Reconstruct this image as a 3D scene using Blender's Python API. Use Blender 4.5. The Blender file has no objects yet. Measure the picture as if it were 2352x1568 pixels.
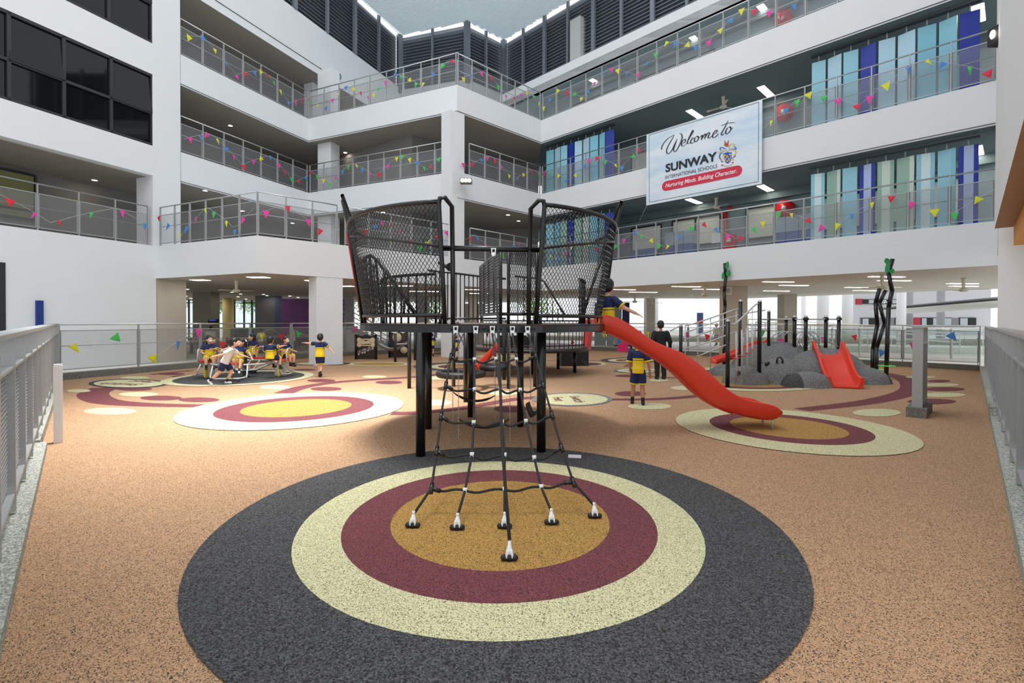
import bpy, math, random
from mathutils import Vector, Matrix
V = Vector
RND = random.Random(11)
SC = bpy.context.scene
COL = SC.collection

# ------------------------------------------------------------------ camera
F_PX, PPY, PITCH, ROLL, CAMH = 1120.44, 746.08, 0.008671, 0.002736, 1.6
cam_d = bpy.data.cameras.new('camera'); cam = bpy.data.objects.new('camera', cam_d); COL.objects.link(cam)
cam_d.sensor_fit = 'HORIZONTAL'; cam_d.sensor_width = 36.0
cam_d.lens = F_PX / 2352 * 36.0
cam_d.shift_y = (PPY - 784) / 2352
cam_d.clip_start = 0.05; cam_d.clip_end = 400
_f = V((0, math.cos(PITCH), -math.sin(PITCH))); _r = V((1, 0, 0)); _d = V((0, -math.sin(PITCH), -math.cos(PITCH)))
_cr, _sr = math.cos(ROLL), math.sin(ROLL)
RX = _r * _cr - _d * _sr            # image right axis
DY = _r * _sr + _d * _cr            # image down axis
cam.matrix_world = Matrix(((RX.x, -DY.x, -_f.x, 0), (RX.y, -DY.y, -_f.y, 0), (RX.z, -DY.z, -_f.z, CAMH), (0, 0, 0, 1)))
SC.camera = cam

# ------------------------------------------------------------------ world, exposure, big lights
SC.view_settings.view_transform = 'Standard'; SC.view_settings.look = 'None'
SC.view_settings.gamma = 1.0; SC.view_settings.use_curve_mapping = False
SC.view_settings.exposure = -0.11
SC.cycles.use_denoising = True
SC.cycles.max_bounces = 6; SC.cycles.diffuse_bounces = 4; SC.cycles.glossy_bounces = 2; SC.cycles.transparent_max_bounces = 16
SC.cycles.use_adaptive_sampling = True; SC.cycles.adaptive_threshold = 0.05
SC.cycles.sample_clamp_indirect = 6.0
world = bpy.data.worlds.new('world'); SC.world = world; world.use_nodes = True
_bg = world.node_tree.nodes['Background']
_bg.inputs[0].default_value = (0.93, 0.965, 1.0, 1); _bg.inputs[1].default_value = 1.36
def area_light(name, loc, size, power, color=(1, 1, 1), rot=(0, 0, 0), spread=math.pi):
    l = bpy.data.lights.new(name, 'AREA'); l.shape = 'RECTANGLE'; l.size, l.size_y = size; l.energy = power; l.color = color; l.spread = spread
    o = bpy.data.objects.new(name, l); COL.objects.link(o); o.location = loc; o.rotation_euler = rot; return o
# daylight falling through the roof glazing over the left half of the court
area_light('skylight', (-4.0, 9.2, 20.0), (3.2, 3.2), 540, (1.0, 0.98, 0.94), (0, 0, 0), math.radians(34))
area_light('skylight_wide', (-3.0, 7.5, 20.4), (9, 7), 900, (0.97, 0.98, 1.0))

# ------------------------------------------------------------------ pixel -> world helpers (photo frame 2352x1568)
def ray(px, py):
    d = RX * ((px - 1176) / F_PX) + DY * ((py - PPY) / F_PX) + _f
    return d
def un(px, py, Y):
    d = ray(px, py); return V((0, 0, CAMH)) + d * (Y / d.y)
def unz(px, py, z=0.0):
    d = ray(px, py); return V((0, 0, CAMH)) + d * ((z - CAMH) / d.z)
def unw(px, py, a, b):
    "intersection with the vertical plane over the plan line a-b"
    d = ray(px, py); n = V((b[1] - a[1], a[0] - b[0])); t = (n.x * a[0] + n.y * a[1]) / (n.x * d.x + n.y * d.y)
    return V((0, 0, CAMH)) + d * t

# ------------------------------------------------------------------ materials
def lin(c):
    return tuple(((x / 255) / 12.92 if x <= 10 else ((x / 255 + 0.055) / 1.055) ** 2.4) for x in c) + (1,)
MATS = {}
def mat(name, rgb, rough=0.5, metal=0.0, noise=0.0, nscale=8.0, bump=0.0, bscale=40.0, spec=0.5, coat=0.0, emit=0.0, alpha=1.0):
    if name in MATS: return MATS[name]
    m = bpy.data.materials.new(name); m.use_nodes = True; nt = m.node_tree; b = nt.nodes['Principled BSDF']
    c = lin(rgb); b.inputs['Base Color'].default_value = c; b.inputs['Roughness'].default_value = rough; b.inputs['Metallic'].default_value = metal
    b.inputs['Specular IOR Level'].default_value = spec; b.inputs['Coat Weight'].default_value = coat
    if emit: b.inputs['Emission Color'].default_value = c; b.inputs['Emission Strength'].default_value = emit
    tc = nt.nodes.new('ShaderNodeTexCoord')
    if noise:
        n = nt.nodes.new('ShaderNodeTexNoise'); n.inputs['Scale'].default_value = nscale; n.inputs['Detail'].default_value = 4
        nt.links.new(tc.outputs['Object'], n.inputs['Vector'])
        r = nt.nodes.new('ShaderNodeMapRange'); r.inputs[3].default_value = 1 - noise; r.inputs[4].default_value = 1 + noise
        nt.links.new(n.outputs['Fac'], r.inputs[0])
        h = nt.nodes.new('ShaderNodeVectorMath'); h.operation = 'SCALE'; h.inputs[0].default_value = c[:3]
        nt.links.new(r.outputs[0], h.inputs['Scale']); nt.links.new(h.outputs[0], b.inputs['Base Color'])
    if bump:
        n2 = nt.nodes.new('ShaderNodeTexNoise'); n2.inputs['Scale'].default_value = bscale; n2.inputs['Detail'].default_value = 3
        nt.links.new(tc.outputs['Object'], n2.inputs['Vector'])
        bp = nt.nodes.new('ShaderNodeBump'); bp.inputs['Strength'].default_value = bump; bp.inputs['Distance'].default_value = 0.02
        nt.links.new(n2.outputs['Fac'], bp.inputs['Height']); nt.links.new(bp.outputs[0], b.inputs['Normal'])
    MATS[name] = m; return m
def rubber(name, base, dark, frac=0.2, scale=95.0, light=None):
    "granulated rubber flooring: mixed coloured crumbs"
    m = bpy.data.materials.new(name); m.use_nodes = True; nt = m.node_tree; b = nt.nodes['Principled BSDF']
    b.inputs['Roughness'].default_value = 0.85; b.inputs['Specular IOR Level'].default_value = 0.25
    tc = nt.nodes.new('ShaderNodeTexCoord')
    dn = nt.nodes.new('ShaderNodeTexNoise'); dn.inputs['Scale'].default_value = 60; dn.inputs['Detail'].default_value = 2
    nt.links.new(tc.outputs['Object'], dn.inputs['Vector'])
    mx = nt.nodes.new('ShaderNodeVectorMath'); mx.operation = 'SCALE'; mx.inputs['Scale'].default_value = 0.012
    nt.links.new(dn.outputs['Color'], mx.inputs[0])
    ad = nt.nodes.new('ShaderNodeVectorMath'); nt.links.new(tc.outputs['Object'], ad.inputs[0]); nt.links.new(mx.outputs[0], ad.inputs[1])
    v = nt.nodes.new('ShaderNodeTexVoronoi'); v.inputs['Scale'].default_value = scale; nt.links.new(ad.outputs[0], v.inputs['Vector'])
    s = nt.nodes.new('ShaderNodeSeparateColor'); nt.links.new(v.outputs['Color'], s.inputs[0])
    cr = nt.nodes.new('ShaderNodeValToRGB'); cr.color_ramp.interpolation = 'CONSTANT'
    e = cr.color_ramp.elements; B = lin(base); D = lin(dark)
    L = lin(light or [min(255, x * 1.08) for x in base])
    e[0].position = 0; e[0].color = D; e[1].position = frac; e[1].color = tuple((B[i] * 0.55 + D[i] * 0.45) for i in range(3)) + (1,)
    for p, c in ((frac * 1.5, tuple(x * 0.88 for x in B[:3]) + (1,)), (0.5, B), (0.78, L)):
        k = cr.color_ramp.elements.new(p); k.color = c
    nt.links.new(s.outputs[0], cr.inputs[0])
    n = nt.nodes.new('ShaderNodeTexNoise'); n.inputs['Scale'].default_value = 0.8; n.inputs['Detail'].default_value = 5; nt.links.new(tc.outputs['Object'], n.inputs['Vector'])
    r = nt.nodes.new('ShaderNodeMapRange'); r.inputs[3].default_value = 0.93; r.inputs[4].default_value = 1.07; nt.links.new(n.outputs['Fac'], r.inputs[0])
    h = nt.nodes.new('ShaderNodeVectorMath'); h.operation = 'SCALE'; nt.links.new(cr.outputs[0], h.inputs[0]); nt.links.new(r.outputs[0], h.inputs['Scale'])
    nt.links.new(h.outputs[0], b.inputs['Base Color'])
    bp = nt.nodes.new('ShaderNodeBump'); bp.inputs['Strength'].default_value = 0.35; bp.inputs['Distance'].default_value = 0.004
    nt.links.new(v.outputs['Distance'], bp.inputs['Height']); nt.links.new(bp.outputs[0], b.inputs['Normal'])
    MATS[name] = m; return m
def mesh_mat(name, rgb, au, av, w, rough=0.5, metal=0.3):
    "expanded metal: see-through diamonds laid out in metres on the panel"
    m = bpy.data.materials.new(name); m.use_nodes = True; nt = m.node_tree; b = nt.nodes['Principled BSDF']; out = nt.nodes['Material Output']
    b.inputs['Base Color'].default_value = lin(rgb); b.inputs['Roughness'].default_value = rough; b.inputs['Metallic'].default_value = metal
    uv = nt.nodes.new('ShaderNodeUVMap'); sp = nt.nodes.new('ShaderNodeSeparateXYZ'); nt.links.new(uv.outputs[0], sp.inputs[0])
    def mm(op, a, bb):
        n = nt.nodes.new('ShaderNodeMath'); n.operation = op
        for i, x in enumerate((a, bb)):
            if x is None: continue
            if isinstance(x, (int, float)): n.inputs[i].default_value = x
            else: nt.links.new(x, n.inputs[i])
        return n.outputs[0]
    u = mm('DIVIDE', sp.outputs[0], au); v = mm('DIVIDE', sp.outputs[1], av)
    p = mm('FRACT', mm('ADD', u, v), None); q = mm('FRACT', mm('SUBTRACT', u, v), None)
    f = mm('MAXIMUM', mm('LESS_THAN', p, w), mm('LESS_THAN', q, w))
    tr = nt.nodes.new('ShaderNodeBsdfTransparent'); mx = nt.nodes.new('ShaderNodeMixShader')
    nt.links.new(f, mx.inputs[0]); nt.links.new(tr.outputs[0], mx.inputs[1]); nt.links.new(b.outputs[0], mx.inputs[2]); nt.links.new(mx.outputs[0], out.inputs[0])
    MATS[name] = m; return m
def glass_mat(name, rgb=(240, 248, 246), t=0.75):
    m = bpy.data.materials.new(name); m.use_nodes = True; nt = m.node_tree; out = nt.nodes['Material Output']; nt.nodes.remove(nt.nodes['Principled BSDF'])
    tr = nt.nodes.new('ShaderNodeBsdfTransparent'); tr.inputs[0].default_value = lin(rgb)
    gl = nt.nodes.new('ShaderNodeBsdfGlossy'); gl.inputs['Roughness'].default_value = 0.02
    fr = nt.nodes.new('ShaderNodeFresnel'); fr.inputs[0].default_value = 1.5
    mx = nt.nodes.new('ShaderNodeMixShader'); nt.links.new(fr.outputs[0], mx.inputs[0]); nt.links.new(tr.outputs[0], mx.inputs[1]); nt.links.new(gl.outputs[0], mx.inputs[2])
    nt.links.new(mx.outputs[0], out.inputs[0]); MATS[name] = m; return m

WALL = mat('white_paint', (226, 229, 231), 0.75, noise=0.03, nscale=0.9, bump=0.15, bscale=14)
WALLG = mat('grey_white_paint', (196, 198, 197), 0.8, noise=0.03, nscale=1.2)
BEIGE = mat('beige_paint', (188, 180, 168), 0.8, noise=0.03, nscale=1.0)
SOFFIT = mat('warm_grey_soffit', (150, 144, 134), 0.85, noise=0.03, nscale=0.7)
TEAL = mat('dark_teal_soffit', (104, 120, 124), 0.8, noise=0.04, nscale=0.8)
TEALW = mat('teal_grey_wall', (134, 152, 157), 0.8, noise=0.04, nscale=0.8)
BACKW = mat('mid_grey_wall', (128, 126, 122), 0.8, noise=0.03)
PALE = mat('pale_ceiling', (226, 222, 215), 0.8)
STEEL = mat('grey_steel_paint', (168, 171, 172), 0.45, 0.25, noise=0.06, nscale=20)
BRIGHT = mat('galvanised_tube', (200, 203, 204), 0.28, 0.75)
DARKM = mat('dark_louvre_metal', (124, 131, 140), 0.5, 0.2)
CHAR = mat('charcoal_frame', (52, 55, 58), 0.45, 0.3)
DGLASS = mat('dark_window_glass', (14, 18, 19), 0.04, 0.0, spec=0.35)
BLACK = mat('black_powder_coat', (16, 16, 17), 0.3, 0.0, spec=0.55)
BLACKM = mat('black_matt_plastic', (24, 24, 25), 0.55)
DECKB = mat('brown_deck_board', (96, 82, 76), 0.5, noise=0.15, nscale=6)
REDP = mat('red_orange_plastic', (222, 60, 38), 0.38, noise=0.03, nscale=3, coat=0.1)
REDM = mat('red_panel', (214, 44, 44), 0.4)
ROPE = mat('black_rope', (38, 38, 40), 0.7, noise=0.35, nscale=160, bump=0.6, bscale=180)
WPL = mat('white_plastic', (226, 228, 230), 0.4)
CHROME = mat('chrome_chain', (200, 200, 200), 0.22, 0.95)
ALU = mat('silver_painted_tube', (196, 198, 198), 0.35, 0.35)
KERB = rubber('granite_pebble_wash', (172, 174, 165), (122, 126, 119), 0.3, 110, (196, 197, 188))
KERBD = rubber('dark_granite', (122, 123, 118), (98, 99, 96), 0.35, 110, (138, 138, 133))
ORANGE = rubber('orange_rubber_crumb', (186, 148, 114), (62, 57, 52), 0.17, 215, (206, 166, 128))
RDARK = rubber('charcoal_rubber_crumb', (76, 76, 77), (42, 42, 43), 0.25, 135, (96, 96, 97))
RCREAM = rubber('cream_rubber_crumb', (214, 209, 164), (108, 106, 82), 0.17, 215, (226, 222, 182))
RMAR = rubber('maroon_rubber_crumb', (120, 64, 69), (58, 42, 44), 0.2, 215, (136, 78, 83))
RGOLD = rubber('gold_rubber_crumb', (180, 138, 70), (80, 68, 46), 0.2, 215, (196, 154, 86))
RGREY = rubber('grey_rubber_crumb', (128, 129, 129), (84, 85, 86), 0.3, 135, (146, 147, 146))
MESHG = mesh_mat('grey_expanded_mesh', (150, 153, 155), 0.052, 0.030, 0.18)
LAMP = mat('lamp_diffuser', (255, 248, 232), 0.5, emit=17.0)
LAMPW = mat('downlight_glow', (255, 244, 222), 0.5, emit=60.0)
CLEAR = glass_mat('clear_glass')

# ------------------------------------------------------------------ mesh builder
class MB:
    def __init__(s): s.v = []; s.f = []; s.m = []; s.s = []; s.uv = {}
    def add(s, vs, fs, m=0, sm=False):
        o = len(s.v); s.v += [V(p) for p in vs]
        for f in fs: s.f.append([o + i for i in f]); s.m.append(m); s.s.append(sm)
    def quad(s, a, b, c, d, m=0, uv=None):
        s.add([a, b, c, d], [(0, 1, 2, 3)], m)
        if uv: s.uv[len(s.f) - 1] = uv
    def hexa(s, p, m=0):
        s.add(p, [(0, 3, 2, 1), (4, 5, 6, 7), (0, 1, 5, 4), (1, 2, 6, 5), (2, 3, 7, 6), (3, 0, 4, 7)], m)
    def box(s, x0, x1, y0, y1, z0, z1, m=0):
        s.hexa([(x0, y0, z0), (x1, y0, z0), (x1, y1, z0), (x0, y1, z0), (x0, y0, z1), (x1, y0, z1), (x1, y1, z1), (x0, y1, z1)], m)
    def obox(s, c, u, w, d, z0, z1, m=0):
        "box centred at plan point c, w along unit u, d across"
        c = V((c[0], c[1], 0)); u = V((u[0], u[1], 0)).normalized(); n = V((-u.y, u.x, 0))
        q = [c - u * w / 2 - n * d / 2, c + u * w / 2 - n * d / 2, c + u * w / 2 + n * d / 2, c - u * w / 2 + n * d / 2]
        s.hexa([V((p.x, p.y, z0)) for p in q] + [V((p.x, p.y, z1)) for p in q], m)
    def prism(s, poly, z0, z1, m=0, mt=None, mb=None):
        n = len(poly); ar = sum(poly[i][0] * poly[(i + 1) % n][1] - poly[(i + 1) % n][0] * poly[i][1] for i in range(n))
        if ar < 0: poly = list(reversed(poly))
        o = [(p[0], p[1], z0) for p in poly]; t = [(p[0], p[1], z1) for p in poly]
        s.add(o + t, [(i, (i + 1) % n, n + (i + 1) % n, n + i) for i in range(n)], m)
        s.add(t, [tuple(range(n))], m if mt is None else mt); s.add(o, [tuple(reversed(range(n)))], m if mb is None else mb)
    def bar(s, a, b, w, h=None, m=0, up=(0, 0, 1)):
        a = V(a); b = V(b); h = w if h is None else h; t = (b - a).normalized(); up = V(up)
        if abs(t.dot(up)) > 0.98: up = V((0, 1, 0))
        sx = t.cross(up).normalized() * (w / 2); sy = sx.cross(t).normalized() * (h / 2)
        s.hexa([a - sx - sy, a + sx - sy, a + sx + sy, a - sx + sy, b - sx - sy, b + sx - sy, b + sx + sy, b - sx + sy], m)
    def tube(s, pts, r, n=8, m=0, closed=False, caps=True, smooth=True):
        pts = [V(p) for p in pts]; k = len(pts)
        rr = r if isinstance(r, (list, tuple)) else [r] * k
        tang = []
        for i in range(k):
            a = pts[i - 1] if (i > 0 or closed) else pts[0]; b = pts[(i + 1) % k] if (i < k - 1 or closed) else pts[-1]
            t = b - a; tang.append(t.normalized() if t.length > 1e-9 else V((0, 0, 1)))
        ref = V((0, 0, 1)) if abs(tang[0].z) < 0.9 else V((1, 0, 0))
        nx = tang[0].cross(ref).normalized(); rings = []
        for i in range(k):
            nx = (nx - tang[i] * nx.dot(tang[i]))
            nx = nx.normalized() if nx.length > 1e-6 else tang[i].orthogonal().normalized()
            ny = tang[i].cross(nx)
            rings.append([pts[i] + (nx * math.cos(2 * math.pi * j / n) + ny * math.sin(2 * math.pi * j / n)) * rr[i] for j in range(n)])
        vs = [p for ring in rings for p in ring]; fs = []
        for i in range(k if closed else k - 1):
            for j in range(n):
                a = i * n + j; b = i * n + (j + 1) % n; i2 = (i + 1) % k
                fs.append((a, b, i2 * n + (j + 1) % n, i2 * n + j))
        s.add(vs, fs, m, smooth)
        if caps and not closed:
            o = len(s.v) - len(vs)
            s.f.append([o + j for j in reversed(range(n))]); s.m.append(m); s.s.append(False)
            s.f.append([o + (k - 1) * n + j for j in range(n)]); s.m.append(m); s.s.append(False)
    def lathe(s, prof, c, m=0, n=20, axis=None, smooth=True):
        "prof: (radius, height) list, turned about a vertical axis at c (or along axis)"
        c = V(c); ax = V(axis).normalized() if axis else V((0, 0, 1)); a = ax.orthogonal().normalized(); b = ax.cross(a)
        vs = []; fs = []
        for r, h in prof:
            for j in range(n):
                t = 2 * math.pi * j / n; vs.append(c + ax * h + (a * math.cos(t) + b * math.sin(t)) * max(r, 1e-5))
        for i in range(len(prof) - 1):
            for j in range(n): fs.append((i * n + j, i * n + (j + 1) % n, (i + 1) * n + (j + 1) % n, (i + 1) * n + j))
        s.add(vs, fs, m, smooth)
    def ell(s, c, r, m=0, rot=None, nu=12, nv=8):
        c = V(c); vs = []; fs = []
        if isinstance(r, (int, float)): r = (r, r, r)
        for i in range(nv + 1):
            th = math.pi * i / nv
            for j in range(nu):
                ph = 2 * math.pi * j / nu
                p = V((r[0] * math.sin(th) * math.cos(ph), r[1] * math.sin(th) * math.sin(ph), -r[2] * math.cos(th)))
                vs.append(c + (rot @ p if rot else p))
        for i in range(nv):
            for j in range(nu): fs.append((i * nu + j, i * nu + (j + 1) % nu, (i + 1) * nu + (j + 1) % nu, (i + 1) * nu + j))
        s.add(vs, fs, m, True)
    def cap(s, a, b, ra, rb, n=10, m=0):
        "tapered capsule"
        a = V(a); b = V(b); t = (b - a); L = t.length; t = t.normalized() if L > 1e-6 else V((0, 0, 1))
        pts = []; rr = []
        for q in (1.0, 0.8, 0.4): 
            pts.append(a - t * ra * math.sin(q * math.pi / 2)); rr.append(max(1e-4, ra * math.cos(q * math.pi / 2)))
        pts += [a, b]; rr += [ra, rb]
        for q in (0.4, 0.8, 1.0):
            pts.append(b + t * rb * math.sin(q * math.pi / 2)); rr.append(max(1e-4, rb * math.cos(q * math.pi / 2)))
        s.tube(pts, rr, n, m)
ORG = {}
def build(mb, name, mats, parent=None, label=None, loc=None):
    if not isinstance(mats, (list, tuple)): mats = [mats]
    me = bpy.data.meshes.new(name)
    if parent is not None: org = ORG[parent]
    elif loc is not None: org = V(loc)
    else:
        xs = [p.x for p in mb.v]; ys = [p.y for p in mb.v]; zs = [p.z for p in mb.v]
        org = V(((min(xs) + max(xs)) / 2, (min(ys) + max(ys)) / 2, min(zs)))
    me.from_pydata([tuple(p - org) for p in mb.v], [], mb.f)
    me.polygons.foreach_set('material_index', mb.m); me.polygons.foreach_set('use_smooth', mb.s)
    if mb.uv:
        ul = me.uv_layers.new(name='UVMap')
        for fi, uv in mb.uv.items():
            ls = me.polygons[fi].loop_start
            for k, t in enumerate(uv): ul.data[ls + k].uv = t
    for m in mats: me.materials.append(m)
    me.update()
    o = bpy.data.objects.new(name, me); COL.objects.link(o); ORG[o] = org
    if parent is not None: o.parent = parent
    else: o.location = org
    if label: o['label'] = label
    return o
def tag(o, label, cat, group=None):
    o['label'] = label; o['category'] = cat
    if group: o['group'] = group
    return o
def struct(mb, name, mats):
    o = build(mb, name, mats); o['kind'] = 'structure'; return o
def thing(name, label, cat, loc=(0, 0, 0), group=None):
    o = bpy.data.objects.new(name, None); COL.objects.link(o); o.location = loc; ORG[o] = V(loc); o.empty_display_size = 0.1
    return tag(o, label, cat, group)
def single(mb, name, mats, label, cat, group=None):
    return tag(build(mb, name, mats), label, cat, group)
def copytree(o, parent=None, loc=None, rz=None, label=None):
    c = o.copy(); COL.objects.link(c)
    if parent is not None: c.parent = parent
    if loc is not None: c.location = loc
    if rz is not None: c.rotation_euler = (0, 0, rz)
    if label: c['label'] = label
    for ch in list(KIDS(o)): copytree(ch, c)
    return c
def KIDS(o): return [x for x in COL.objects if x.parent is o]
def arc(c, r, a0, a1, n, z): return [V((c[0] + r * math.sin(a0 + (a1 - a0) * i / n), c[1] - r * math.cos(a0 + (a1 - a0) * i / n), z)) for i in range(n + 1)]

# ------------------------------------------------------------------ plan of the court (metres, camera at 0,0)
def P2(x, y): return V((x, y))
pE, pD, pA, pB, pC, pK, pF, pG, pP = P2(-13.25, 18.01), P2(-12.87, 18.96), P2(-10.42, 25.0), P2(-2.42, 21.35), P2(1.48, 25.11), P2(13.03, 13.2), P2(-8.24, 15.75), P2(-13.21, 18.11), P2(-6.5, 17.43)
uL = (pA - pE).normalized(); nL = P2(-uL.y, uL.x)
uR = (pK - pC).normalized(); nR = P2(-uR.y, uR.x)
uM = (pC - pF).normalized(); nM = P2(-uM.y, uM.x)
uAB = (pB - pA).normalized(); nAB = P2(-uAB.y, uAB.x)
uGF = (pF - pG).normalized()
def onL(y): return pE + uL * ((y - pE.y) / uL.y)
b1, t1, b2, t2, b3, t3 = 3.13, 4.33, 6.91, 8.11, 10.68, 11.88
b4, t4 = 14.45, 15.65
def xy(v): return (v.x, v.y)

# ------------------------------------------------------------------ building shell
m = MB()   # slabs of the left and middle wings: white edge, warm soffit
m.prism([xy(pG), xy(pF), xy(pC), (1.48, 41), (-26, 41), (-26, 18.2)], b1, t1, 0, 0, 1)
struct(m, 'slab_first_floor', [WALL, BEIGE])
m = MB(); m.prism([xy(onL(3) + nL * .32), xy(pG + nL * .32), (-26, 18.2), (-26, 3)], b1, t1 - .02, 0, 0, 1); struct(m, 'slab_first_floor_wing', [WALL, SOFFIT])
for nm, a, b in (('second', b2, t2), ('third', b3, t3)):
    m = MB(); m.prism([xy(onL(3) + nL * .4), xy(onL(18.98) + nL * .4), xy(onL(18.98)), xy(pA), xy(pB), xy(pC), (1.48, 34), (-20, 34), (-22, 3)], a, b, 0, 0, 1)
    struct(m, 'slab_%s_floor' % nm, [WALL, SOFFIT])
q4a, q4b = unz(1705, 0, b4), unz(1237, 212, b4)
qR = P2(q4b.x, q4b.y); uQ = (P2(q4a.x, q4a.y) - qR).normalized(); qFar = qR + uQ * 22; 
for nm, a, b in (('first', b1, t1), ('second', b2, t2), ('third', b3, t3)):
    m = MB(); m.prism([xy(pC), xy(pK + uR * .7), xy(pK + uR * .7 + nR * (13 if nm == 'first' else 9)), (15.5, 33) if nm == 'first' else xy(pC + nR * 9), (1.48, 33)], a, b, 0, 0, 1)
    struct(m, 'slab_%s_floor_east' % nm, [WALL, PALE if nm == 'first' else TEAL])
# thin shadow groove and drip strip under every fascia
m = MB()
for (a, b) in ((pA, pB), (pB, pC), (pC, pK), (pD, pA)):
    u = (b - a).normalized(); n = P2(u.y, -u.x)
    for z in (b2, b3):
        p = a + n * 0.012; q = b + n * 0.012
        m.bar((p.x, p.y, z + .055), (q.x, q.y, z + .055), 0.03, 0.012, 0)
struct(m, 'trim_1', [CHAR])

# left wing wall with its openings
wf = 0.30
def lwall(y0, y1, z0, z1, mt=WALL, name='wall_left', th=wf, mm=0):
    a, b = onL(y0), onL(y1); m = MB()
    m.prism([xy(a), xy(b), xy(b + nL * th), xy(a + nL * th)], z0, z1); return struct(m, name, [mt])
yJ = 18.02
lwall(3, 18.12, 0, t1); lwall(3, yJ, b2, 8.0); lwall(3, yJ, 10.62, 11.75); lwall(3, yJ, 14.4, 17.2)
lwall(yJ, pD.y, t1, b4 + 2.7, name='wall_left_pier', th=0.95)
lwall(18.14, 19.15, 0, b1, BEIGE, 'wall_left_lower', 0.4)
# upper parapet on the left running back to the roof
pAr = onL(33.0); 
m = MB(); m.prism([xy(onL(18.96)), xy(pAr), xy(pAr + nL * 6), xy(onL(18.96) + nL * 6)], b4, 16.95, 0, 0, 1); struct(m, 'wall_left_parapet', [WALL, SOFFIT])
m = MB(); g0 = unw(494, 0, pE, pA); g1 = unw(755, 170, pE, pA)
m.bar(g0, g1, 0.03, 0.03); struct(m, 'trim_2', [CHAR])
# back walls of the corridors
def wallstrip(name, pts, z0, z1, mt, th=0.2):
    m = MB()
    for a, b in zip(pts, pts[1:]):
        u = (b - a).normalized(); n = P2(-u.y, u.x); m.prism([xy(a), xy(b + u * .0), xy(b + n * th), xy(a + n * th)], z0, z1)
    return struct(m, name, [mt])
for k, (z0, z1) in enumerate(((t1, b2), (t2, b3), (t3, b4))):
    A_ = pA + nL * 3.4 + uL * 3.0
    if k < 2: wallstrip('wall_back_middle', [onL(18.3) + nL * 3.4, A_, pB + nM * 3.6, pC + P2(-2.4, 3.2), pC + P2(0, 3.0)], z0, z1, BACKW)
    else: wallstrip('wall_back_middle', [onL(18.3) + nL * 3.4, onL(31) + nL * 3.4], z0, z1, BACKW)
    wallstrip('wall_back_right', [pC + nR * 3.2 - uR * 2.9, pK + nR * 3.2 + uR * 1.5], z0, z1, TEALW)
# ceiling upstand beams in the right corridors
for z in (b2, b3, b4):
    m = MB(); a = pC + nR * 2.95; b = pK + nR * 2.95
    m.prism([xy(a), xy(b), xy(b + nR * .22), xy(a + nR * .22)], z - .3, z); struct(m, 'beam', [TEAL])
# top storey, right side
m = MB(); m.prism([xy(qR - uQ * 3), xy(qFar), xy(qFar + nR * 10), xy(qR - uQ * 3 + nR * 10)], b4, b4 + .4, 0, 0, 1)
w0 = unw(1603, 0, qR, qR + uQ); m.prism([xy(qR - uQ * 3.2), xy(qFar), xy(qFar + nR * .25), xy(qR - uQ * 3.2 + nR * .25)], b4, w0.z); struct(m, 'wall_right_top', [WALL, TEALW])
# roof corners found on the left facade plane
rA = unw(918, 81, pE, pA); HR = rA.z
rB, rC, rR = unz(1073, 50, HR), unz(1157, 93, HR), unz(1332, 0, HR)
qa, qb, qc = P2(rA.x, rA.y), P2(rB.x, rB.y), P2(rC.x, rC.y); qd = qc + uR * 24; q0 = onL(12)
LB = unw(923, 211, pE, pA).z
wallstrip('wall_back_top', [qa, qb, qc], t3, LB, WALLG, 0.25)
wr = unw(1618, 0, qc, qc + uR)
wallstrip('wall_right_setback', [qc, qd], w0.z - .6, wr.z, WALLG, 0.25)
# the roof: ribbed pale sheet
m = MB(); n = 2
ridge = [xy(onL(26)), xy(qa), xy(qb), xy(qc), xy(qc + uR * 9.5)]
_rp = ridge + [(3, 25.0), (-8, 24.0)]; m.add([(p[0], p[1], HR) for p in _rp], [tuple(range(len(_rp)))])
rib_u = uAB
for i in range(-30, 70):
    c = qa + P2(uAB.y, -uAB.x) * (i * 0.17); 
    a = c - uAB * 12; b = c + uAB * 16
    # clip each rib to the roof outline by sampling
    ok = []
    poly = ridge + [(3, 25.0), (-8, 24.0)]
    def inside(p):
        r = False; j = len(poly) - 1
        for ii in range(len(poly)):
            if (poly[ii][1] > p.y) != (poly[j][1] > p.y) and p.x < (poly[j][0] - poly[ii][0]) * (p.y - poly[ii][1]) / (poly[j][1] - poly[ii][1]) + poly[ii][0]: r = not r
            j = ii
        return r
    run = None
    for s_ in range(113):
        p = a + (b - a) * (s_ / 112)
        if inside(p): run = (run[0], p) if run else (p, p)
        elif run and (run[1] - run[0]).length > .3: ok.append(run); run = None
        else: run = None
    if run and (run[1] - run[0]).length > .3: ok.append(run)
    for p, q in ok: m.bar((p.x, p.y, HR - .015), (q.x, q.y, HR - .012), .13, .024)
ROOFM = mat('white_roof_sheet', (236, 240, 242), 0.35)
_nt = ROOFM.node_tree; _tl = _nt.nodes.new('ShaderNodeBsdfTranslucent'); _tl.inputs[0].default_value = (.85, .9, .92, 1)
_mx = _nt.nodes.new('ShaderNodeMixShader'); _mx.inputs[0].default_value = .65; _nt.links.new(_nt.nodes['Principled BSDF'].outputs[0], _mx.inputs[1]); _nt.links.new(_tl.outputs[0], _mx.inputs[2]); _nt.links.new(_mx.outputs[0], _nt.nodes['Material Output'].inputs[0])
struct(m, 'ceiling', [ROOFM])
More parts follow.
